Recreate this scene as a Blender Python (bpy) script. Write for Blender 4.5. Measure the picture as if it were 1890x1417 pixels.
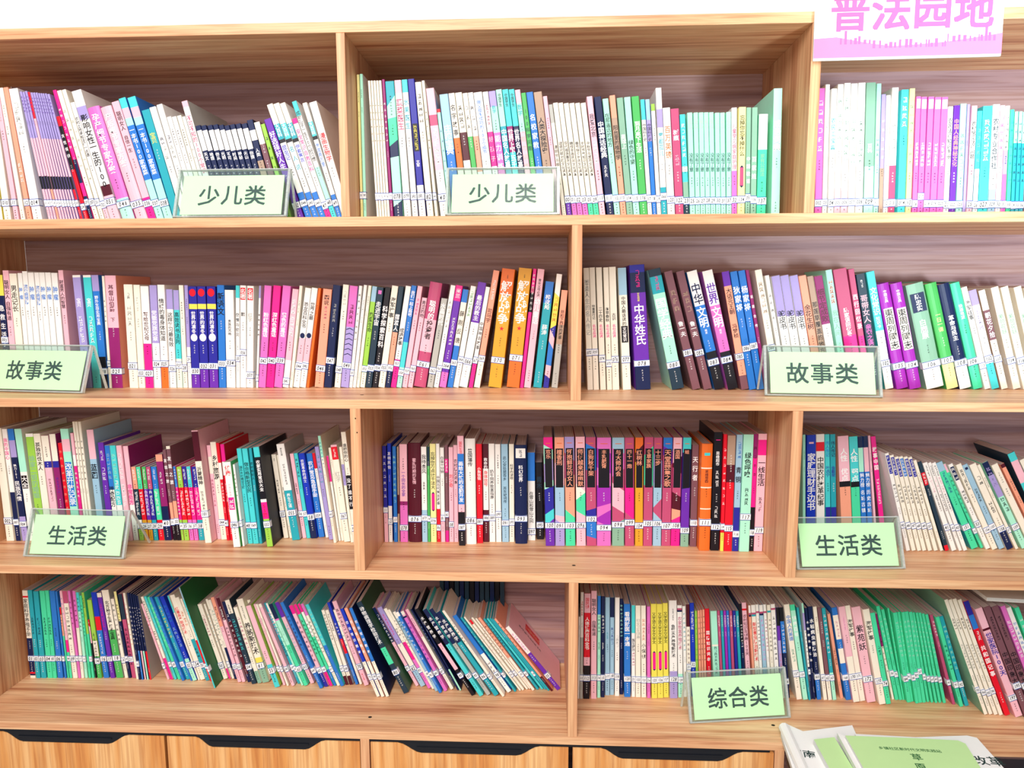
import bpy, math, random
from mathutils import Vector, Matrix
C = bpy.context.scene.collection
for o in list(bpy.data.objects): bpy.data.objects.remove(o)
rnd = random.Random(7)

# ------------------------------------------------------------ camera
F_PX = 1310.12
pitch, yaw, roll = math.radians(-7.16173), math.radians(-2.784528), math.radians(-.148465)
cx, sx, cy, sy = math.cos(pitch), math.sin(pitch), math.cos(yaw), math.sin(yaw)
fwd = Vector((sy*cx, cy*cx, sx)); right = Vector((cy, -sy, 0)); up = right.cross(fwd)
R_ = math.cos(roll)*right + math.sin(roll)*up; U_ = -math.sin(roll)*right + math.cos(roll)*up
CAM = Vector((0, -1.4, 0))
cam = bpy.data.cameras.new('camera'); camo = bpy.data.objects.new('camera', cam); C.objects.link(camo)
m = Matrix((R_, U_, -fwd)).transposed().to_4x4(); m.translation = CAM; camo.matrix_world = m
cam.sensor_width = 36; cam.lens = F_PX/1890*36; cam.clip_start = .02; cam.clip_end = 50
bpy.context.scene.camera = camo

# ------------------------------------------------------------ light
sc = bpy.context.scene
sc.view_settings.view_transform = 'Standard'; sc.view_settings.look = 'None'
sc.view_settings.gamma = 1; sc.view_settings.use_curve_mapping = False
sc.view_settings.exposure = -0.2
w = bpy.data.worlds.new('world'); sc.world = w; w.use_nodes = True
w.node_tree.nodes['Background'].inputs[0].default_value = (.93, .93, 1, 1)
w.node_tree.nodes['Background'].inputs[1].default_value = .32
def area(name, loc, target, size, power, col=(1, 1, 1), sy=None):
    l = bpy.data.lights.new(name, 'AREA'); l.energy = power; l.color = col; l.size = size
    if sy: l.shape = 'RECTANGLE'; l.size_y = sy
    o = bpy.data.objects.new(name, l); C.objects.link(o); o.location = loc
    o.rotation_euler = (Vector(target)-Vector(loc)).to_track_quat('-Z', 'Y').to_euler()
area('room_window_light', (-.9, -3.2, 1.75), (0, 0, -.35), 2.0, 168, (1, .97, .95), 1.5)
area('warm_fill_light', (-.3, -2.2, .1), (0, 0, -.9), .9, 17, (1, .80, .62), .5)  # added warm fill for the lower shelves, no floor lamp stands here
area('ceiling_light', (.4, -1.5, 1.75), (0, 0, -.6), 1.3, 22, (1, .95, .9), .6)
l = bpy.data.lights.new('desk_spotlight', 'SPOT'); l.energy = 320; l.color = (.84, .97, 1); l.spot_size = math.radians(46); l.spot_blend = 1; l.shadow_soft_size = .22  # added spot, no real lamp: brightens the top right like lens glare
o = bpy.data.objects.new('desk_spotlight', l); C.objects.link(o); o.location = (1.35, -1.9, -.30)
o.rotation_euler = (Vector((1.02, .15, .47))-Vector(o.location)).to_track_quat('-Z', 'Y').to_euler()

# ------------------------------------------------------------ materials
def lin(c): return c/12.92 if c <= .04045 else ((c+.055)/1.055)**2.4
def hexc(h): return tuple(lin(int(h[i:i+2], 16)/255) for i in (0, 2, 4)) + (1,)
PAL = dict(W=('f4f2ee','white'), C=('f3eddd','cream'), p=('f3bccb','pale pink'), h=('e070c4','orchid pink'), q=('bd4f78','rose'),
 P=('ee2090','magenta'), Q=('92206c','plum'), D=('521024','maroon'), R=('e2142c','red'), s=('f4a488','salmon'), O=('e8702a','orange'),
 Z=('dfa22e','golden'), y=('ece05a','yellow'), l=('9ad04e','lime green'), g=('4ab45c','green'), E=('48dca6','jade green'), e=('86b49c','sage green'),
 M=('aaf0d6','mint'), A=('48d2d6','aqua'), T=('26a6b6','teal'), S=('9cc4dc','sky blue'), U=('2a78d0','blue'), B=('1838c0','royal blue'),
 I=('2a2a9c','indigo'), N=('10204e','navy'), n=('20384a','dark slate'), v=('a79ad6','lilac'), V=('6a2cae','violet'), X=('a22cb4','purple'),
 b=('7c525c','mauve brown'), t=('b29682','tan'), G=('b2b4ae','grey'), k=('14121c','black'), F=('f0eaa0','pale yellow'), w=('ffffff','white'), o=('e8702a','orange'), j=('1f6a38','dark green'), i=('2c5a3c','dark green'))
def newmat(name):
    m = bpy.data.materials.new(name); m.use_nodes = True; return m, m.node_tree.nodes, m.node_tree.links, m.node_tree.nodes['Principled BSDF']
def plain(name, rgb, rough=.45, var=.1, scale=60, spec=.35, coat=0):
    m, N, L, b = newmat(name)
    tc = N.new('ShaderNodeTexCoord'); nz = N.new('ShaderNodeTexNoise'); nz.inputs['Scale'].default_value = scale
    L.new(tc.outputs['Object'], nz.inputs['Vector'])
    mx = N.new('ShaderNodeMix'); mx.data_type = 'RGBA'; mx.inputs[6].default_value = tuple(c*(1-var) for c in rgb[:3])+(1,)
    mx.inputs[7].default_value = tuple(min(1, c*(1+var)) for c in rgb[:3])+(1,)
    L.new(nz.outputs[0], mx.inputs[0]); L.new(mx.outputs[2], b.inputs['Base Color'])
    b.inputs['Roughness'].default_value = rough; b.inputs['Specular IOR Level'].default_value = spec
    return m
MC = {}
def pm(k):
    if k not in MC: MC[k] = plain('print_'+PAL[k][1].replace(' ', '_'), hexc(PAL[k][0]), .42, .05, 45, .3)
    return MC[k]
MAT_PAGE, N, L, b = newmat('page_paper')
tc = N.new('ShaderNodeTexCoord'); mp = N.new('ShaderNodeMapping'); nz = N.new('ShaderNodeTexNoise'); mp.inputs['Scale'].default_value = (2200, 3, 3); nz.inputs['Scale'].default_value = 1
L.new(tc.outputs['Object'], mp.inputs[0]); L.new(mp.outputs[0], nz.inputs['Vector'])
cr = N.new('ShaderNodeValToRGB'); cr.color_ramp.elements[0].position = .35; cr.color_ramp.elements[1].position = .65
cr.color_ramp.elements[0].color = hexc('9a8484'); cr.color_ramp.elements[1].color = hexc('cfbcb4')
L.new(nz.outputs[0], cr.inputs[0]); L.new(cr.outputs[0], b.inputs['Base Color']); b.inputs['Roughness'].default_value = .8
def wood(name, c0, c1, c2, axis, rough=.42, sc_=1.0):
    """axis: the direction of the grain (0 x, 1 y, 2 z)"""
    m, N, L, b = newmat(name)
    tc = N.new('ShaderNodeTexCoord'); mp = N.new('ShaderNodeMapping')
    s = [26*sc_]*3; s[axis] = 1.1*sc_; mp.inputs['Scale'].default_value = s
    L.new(tc.outputs['Object'], mp.inputs[0])
    n1 = N.new('ShaderNodeTexNoise'); n1.inputs['Scale'].default_value = 1.2; n1.inputs['Detail'].default_value = 5; n1.inputs['Distortion'].default_value = .9
    L.new(mp.outputs[0], n1.inputs['Vector'])
    mp2 = N.new('ShaderNodeMapping'); s2 = [170*sc_]*3; s2[axis] = 5*sc_; mp2.inputs['Scale'].default_value = s2
    L.new(tc.outputs['Object'], mp2.inputs[0])
    n2 = N.new('ShaderNodeTexNoise'); n2.inputs['Scale'].default_value = 1.5; n2.inputs['Detail'].default_value = 3; n2.inputs['Distortion'].default_value = .4
    L.new(mp2.outputs[0], n2.inputs['Vector'])
    cr = N.new('ShaderNodeValToRGB'); e = cr.color_ramp.elements
    e[0].position = .30; e[0].color = hexc(c0); e[1].position = .68; e[1].color = hexc(c2)
    x = e.new(.46); x.color = hexc(c1)
    L.new(n1.outputs[0], cr.inputs[0])
    mx = N.new('ShaderNodeMix'); mx.data_type = 'RGBA'; mx.blend_type = 'MULTIPLY'; mx.inputs[0].default_value = 1
    r2 = N.new('ShaderNodeValToRGB'); r2.color_ramp.elements[0].position = .34; r2.color_ramp.elements[0].color = (.78, .68, .64, 1); r2.color_ramp.elements[1].position = .56; r2.color_ramp.elements[1].color = (1, 1, 1, 1)
    L.new(n2.outputs[0], r2.inputs[0]); L.new(cr.outputs[0], mx.inputs[6]); L.new(r2.outputs[0], mx.inputs[7])
    L.new(mx.outputs[2], b.inputs['Base Color']); b.inputs['Roughness'].default_value = rough; b.inputs['Specular IOR Level'].default_value = .3
    bp = N.new('ShaderNodeBump'); bp.inputs['Strength'].default_value = .12; bp.inputs['Distance'].default_value = .001
    L.new(n2.outputs[0], bp.inputs['Height']); L.new(bp.outputs[0], b.inputs['Normal'])
    return m
W_SHELF = wood('beech_shelf', 'b47450', 'dfab80', 'efcba0', 0)
W_UP = wood('beech_upright', 'b67852', 'dca67c', 'edc698', 2)
W_BACK = wood('beech_back', '7c626c', 'a28488', 'bc9e9a', 0, .5, .6)  # darker mauve tone: shade inside the compartments is put into the colour
W_DOOR = wood('beech_door', 'c06e38', 'dc9a58', 'efc288', 2, .42, .7)
M_WALL = plain('wall_paint', hexc('f2f3f3'), .8, .02, 8, .2)
M_BLACK = plain('black_metal', hexc('141820'), .45, .15, 30, .3)
M_HOLE = plain('dark_hole', hexc('140c08'), .8, .1)
M_STICK = plain('sticker_paper', hexc('eef4fa'), .5, .02, 200, .3)
M_BLUE = plain('sticker_border', hexc('2048a0'), .5, .05)
M_INK = plain('marker_ink', hexc('10101c'), .5, .05)
M_CARD = plain('green_card', hexc('d6ffc6'), .55, .03, 40, .3)
M_SIGN = plain('sign_ink', hexc('123a38'), .5, .04)
def acrylic(name, edge):
    m, N, L, b = newmat(name)
    out = [n for n in N if n.type == 'OUTPUT_MATERIAL'][0]
    tr = N.new('ShaderNodeBsdfTransparent'); gl = N.new('ShaderNodeBsdfGlossy'); df = N.new('ShaderNodeBsdfDiffuse'); nz = N.new('ShaderNodeTexNoise'); nz.inputs['Scale'].default_value = 25
    tr.inputs[0].default_value = (.95, 1, .98, 1); gl.inputs['Roughness'].default_value = .12; df.inputs[0].default_value = (.85, .9, .88, 1)
    a = N.new('ShaderNodeMixShader'); c = N.new('ShaderNodeMixShader'); a.inputs[0].default_value = .35; c.inputs[0].default_value = edge
    L.new(df.outputs[0], a.inputs[1]); L.new(gl.outputs[0], a.inputs[2]); L.new(tr.outputs[0], c.inputs[1]); L.new(a.outputs[0], c.inputs[2]); L.new(c.outputs[0], out.inputs[0])
    mr = N.new('ShaderNodeMapRange'); mr.inputs[3].default_value = edge*.7; mr.inputs[4].default_value = edge*1.3; L.new(nz.outputs[0], mr.inputs[0]); L.new(mr.outputs[0], c.inputs[0])
    return m
M_ACR = acrylic('clear_acrylic', .035); M_ACRE = acrylic('acrylic_edge', .6)

# ------------------------------------------------------------ mesh helpers
class MB:
    def __init__(s): s.v = []; s.f = []; s.mi = []; s.m = []
    def mat(s, m):
        if m not in s.m: s.m.append(m)
        return s.m.index(m)
    def face(s, pts, m):
        n = len(s.v); s.v += [tuple(p) for p in pts]; s.f.append(tuple(range(n, n+len(pts)))); s.mi.append(s.mat(m))
    def box(s, a, b, m, bev=0):
        x0, y0, z0 = a; x1, y1, z1 = b; n = len(s.v); k = s.mat(m)
        s.v += [(x0,y0,z0),(x1,y0,z0),(x1,y1,z0),(x0,y1,z0),(x0,y0,z1),(x1,y0,z1),(x1,y1,z1),(x0,y1,z1)]
        for q in ((0,3,2,1),(4,5,6,7),(0,1,5,4),(1,2,6,5),(2,3,7,6),(3,0,4,7)): s.f.append(tuple(n+i for i in q)); s.mi.append(k)
    def add(s, vf, fn, m):
        n = len(s.v); k = s.mat(m); s.v += [fn(p) for p in vf[0]]
        for q in vf[1]: s.f.append(tuple(n+i for i in q)); s.mi.append(k)
    def build(s, name, parent=None, bevel=0):
        me = bpy.data.meshes.new(name); me.from_pydata(s.v, [], s.f); me.polygons.foreach_set('material_index', s.mi)
        for m in s.m: me.materials.append(m)
        me.update(); o = bpy.data.objects.new(name, me); C.objects.link(o)
        if parent: o.parent = parent
        if bevel:
            md = o.modifiers.new('bevel', 'BEVEL'); md.width = bevel; md.segments = 2
        return o
def tag(o, label=None, cat=None, group=None, kind=None):
    for k, v in (('label', label), ('category', cat), ('group', group), ('kind', kind)):
        if v: o[k] = v
    return o
def empty(name, loc, rz=0):
    o = bpy.data.objects.new(name, None); C.objects.link(o); o.location = loc; o.rotation_euler = (0, 0, rz); o.empty_display_size = .02; return o

# glyph outlines, one mesh per character, in the unit em square centred on 0,0
GL = {}
def glyph(ch, bold=False):
    k = (ch, bold)
    if k in GL: return GL[k]
    cu = bpy.data.curves.new('t', 'FONT'); cu.body = ch; cu.resolution_u = 2; cu.size = 1; cu.align_x = 'CENTER'; cu.offset = 0 if bold is None else (.016 if bold else .010)
    ob = bpy.data.objects.new('t', cu)
    me = bpy.data.meshes.new_from_object(ob)
    vs = [tuple(v.co) for v in me.vertices]; fs = [tuple(p.vertices) for p in me.polygons]
    if vs:
        y0 = min(v[1] for v in vs); y1 = max(v[1] for v in vs); c = (y0+y1)/2 if (y1-y0) > .45 else .3
        vs = [(v[0], v[1]-c) for v in vs]
    GL[k] = (vs, fs); bpy.data.meshes.remove(me); bpy.data.objects.remove(ob); bpy.data.curves.remove(cu)
    return GL[k]
def pseudo(i):
    k = ('#', i)
    if k in GL: return GL[k]
    r = random.Random(i*31+5); vs = []; fs = []
    def q(x0, y0, x1, y1, t):
        dx, dy = x1-x0, y1-y0; l_ = math.hypot(dx, dy); nx, ny = -dy/l_*t, dx/l_*t; n = len(vs)
        vs.extend([(x0-nx, y0-ny), (x1-nx, y1-ny), (x1+nx, y1+ny), (x0+nx, y0+ny)]); fs.append((n, n+1, n+2, n+3))
    for y in sorted(r.sample([-.36, -.18, 0, .18, .36], r.choice([2, 3, 3]))): q(-.38+r.random()*.15, y, .38-r.random()*.15, y+.03, .04)
    for x in r.sample([-.3, -.1, .1, .3], r.choice([1, 2, 2])): q(x, -.42+r.random()*.2, x, .42-r.random()*.2, .045)
    if r.random() < .6: q(0, .05, -.38, -.4, .045); q(.02, .05, .38, -.4, .045)
    GL[k] = (vs, fs); return GL[k]
def disc(n=10, r=.4):
    return ([(r*math.cos(2*math.pi*i/n), r*math.sin(2*math.pi*i/n)) for i in range(n)], [tuple(range(n))])
STAR = ([((.5 if i % 2 == 0 else .2)*math.cos(math.pi/2+i*math.pi/5), (.5 if i % 2 == 0 else .2)*math.sin(math.pi/2+i*math.pi/5)) for i in range(10)], [tuple(range(10))])
CHEV = ([(-.5, -.2), (0, .2), (.5, -.2), (.5, 0), (0, .4), (-.5, 0)], [(0, 1, 4, 5), (1, 2, 3, 4)])

# ------------------------------------------------------------ setting
bk = MB(); bk.box((-6, .33, -1.75), (6, .45, 1.9), M_WALL); tag(bk.build('wall_back'), kind='structure')
fl = MB(); fl.box((-6, -5, -1.8), (6, .45, -1.75), plain('floor_tile', hexc('b9b2a8'), .4, .06, 4)); tag(fl.build('floor'), kind='structure')

# ------------------------------------------------------------ bookcase
XL, XR, DEP = -1.2935, 1.4, .305
case = empty('bookcase', (0, 0, -1.75)); tag(case, 'large beech wood bookcase with staggered compartments and cabinet doors below', 'bookcase')
def part(name, a, b, m, bevel=.0008, label=None):
    q = MB(); c = [(a[i]+b[i])/2 for i in range(3)]
    q.box([a[i]-c[i] for i in range(3)], [b[i]-c[i] for i in range(3)], m)
    o = q.build(name, case, bevel); o.location = (c[0], c[1], c[2]+1.75)
    if label: o['label'] = label
    return o
BOARDS = {'T': (.4937, .5136), 'A': (.1332, .1522), 'B': (-.2277, -.2091), 'C': (-.5875, -.5688), 'D': (-.9456, -.928)}
for k, (z0, z1) in BOARDS.items(): part('shelf_board' if k != 'T' else 'top_board', (XL+.0187, 0, z0), (XR, DEP, z1), W_SHELF)
part('side_panel', (XL, 0, -1.70), (XL+.0186, DEP, .5136), W_UP)
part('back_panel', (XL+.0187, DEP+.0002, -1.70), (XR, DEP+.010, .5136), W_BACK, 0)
ROWS = {1: ('A', 'T'), 2: ('B', 'A'), 3: ('C', 'B'), 4: ('D', 'C')}
for r, x0, x1 in ((1, -.4011, -.3843), (1, .4865, .5051), (2, .0484, .0688), (3, -.3969, -.3752), (3, .4839, .5043), (4, .0479, .0676)):
    lo, hi = ROWS[r]; part('divider_panel', (x0, .0004, BOARDS[lo][1]), (x1, DEP, BOARDS[hi][0]), W_UP)
# base: stiles, doors with notched handle recess
def xz(px, py, Y):
    d = fwd + R_*((px-945)/F_PX) - U_*((py-708.5)/F_PX); t = (Y-CAM.y)/d.y; p = CAM+d*t; return p.x, p.z
zt = -.9458; zb = -1.66
for px0, px1 in ((665.5, 682), (1430.5, 1448)):
    x0 = xz(px0, 1390, 0)[0]; x1 = xz(px1, 1390, 0)[0]; part('stile', (x0, 0, zb), (x1, .28, zt), W_UP)
part('toe_board', (XL+.0187, .03, -1.75), (XR, .045, zb), W_UP)
part('base_bottom', (XL+.0187, .0, zb-.018), (XR, DEP, zb), W_SHELF)
part('handle_channel', (XL+.02, .0024, zt-.0060), (.47, .03, zt-.0004), M_BLACK, 0, 'black channel strip above the doors')
doors = ((-60, 303, 17, 42, 198, 228, 1352, 1375), (309, 664, 372, 392, 562, 590, 1362, 1384), (684.5, 1049, 745, 778, 953, 985, 1373, 1396), (1057, 1428, 1120, 1150, 1325, 1360, 1381, 1404))
for (pl, pr, a, b_, c, d, yt, yn) in doors:
    ym = yt
    X = [xz(p, ym+20, 0)[0] for p in (pl, pr, a, b_, c, d)]
    ztop = zt-.0065; zn = ztop-.0225
    prof = [(X[0], zb+.003), (X[1], zb+.003), (X[1], ztop)]
    def curve(xa, za, xb_, zb_, n=5):
        return [(xa+(xb_-xa)*t, za+(zb_-za)*(t*t*(3-2*t))) for t in [i/n for i in range(1, n+1)]]
    prof += [(X[5]+.012, ztop)] + curve(X[5]+.012, ztop, X[4], zn)+[(X[3], zn)] + curve(X[3], zn, X[2]-.012, ztop) + [(X[0], ztop)]
    q = MB(); k = q.mat(W_DOOR); n = len(prof); ox = (X[0]+X[1])/2
    q.v += [(x-ox, 0, z+1.3) for x, z in prof] + [(x-ox, .018, z+1.3) for x, z in prof]
    q.f.append(tuple(range(n))); q.mi.append(k); q.f.append(tuple(reversed(range(n, 2*n)))); q.mi.append(k)
    for i in range(n): q.f.append((i, i+n, (i+1) % n+n, (i+1) % n)); q.mi.append(k)
    o = q.build('cabinet_door', case); o.location = (ox, .0008, -1.3+1.75)
    hp = [(x, z) for x, z in prof[3:-1]]; hp = [(x+(-.0004 if x > ox else .0004)*0, z+.0004) for x, z in hp]; q = MB(); k = q.mat(M_BLACK); n = len(hp)
    q.v += [(x-ox, .0012, z+1.3) for x, z in hp] + [(x-ox, .017, z+1.3) for x, z in hp]
    q.f.append(tuple(reversed(range(n)))); q.mi.append(k); q.f.append(tuple(range(n, 2*n))); q.mi.append(k)
    for i in range(n): q.f.append((i, (i+1) % n, (i+1) % n+n, i+n)); q.mi.append(k)
    q.box((hp[4][0]-ox-.003, -.0006, hp[4][1]+1.3+.012) if hp[4][0] < hp[6][0] else (hp[7][0]-ox, -.0006, hp[6][1]+1.3+.011), (hp[4][0]-ox, .0012, hp[6][1]+1.3+.014), M_BLACK)
    h_o = q.build('door_handle', o); h_o['label'] = 'black recessed handle in the top edge'
# screw cover holes in the boards
def hole(x, y, z, nrm, r=.0042):
    vs, fs = disc(12, r); q = MB()
    fn = (lambda p: (p[0], p[1]*.8, .0)) if nrm == 'z' else (lambda p: (p[0]*.8, 0, p[1]))
    q.add((vs, fs), fn, M_HOLE); q.add((vs, [tuple(reversed(f)) for f in fs]), (lambda p: (fn(p)[0], fn(p)[1]+(.0 if nrm == 'z' else -.0), fn(p)[2]-.0001)) , M_HOLE)
    o = q.build('screw_hole', case); o.location = (x, y, z+1.75)
def onz(px, py, z):
    d = fwd + R_*((px-945)/F_PX) - U_*((py-708.5)/F_PX); t = z/d.z; p = CAM+d*t; return p
for px, py, z in ((668, 728.5, -.2089), (1059, 1043, -.5686), (683, 1323, -.9278), (1427, 1338, -.9278)):
    p = onz(px, py, z); hole(p.x, p.y, z, 'z')
for px, py in ((656, 772), (659, 798)):
    x, z = xz(px, py, 0); hole(x, -.0002, z, 'y', .0015)

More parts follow.
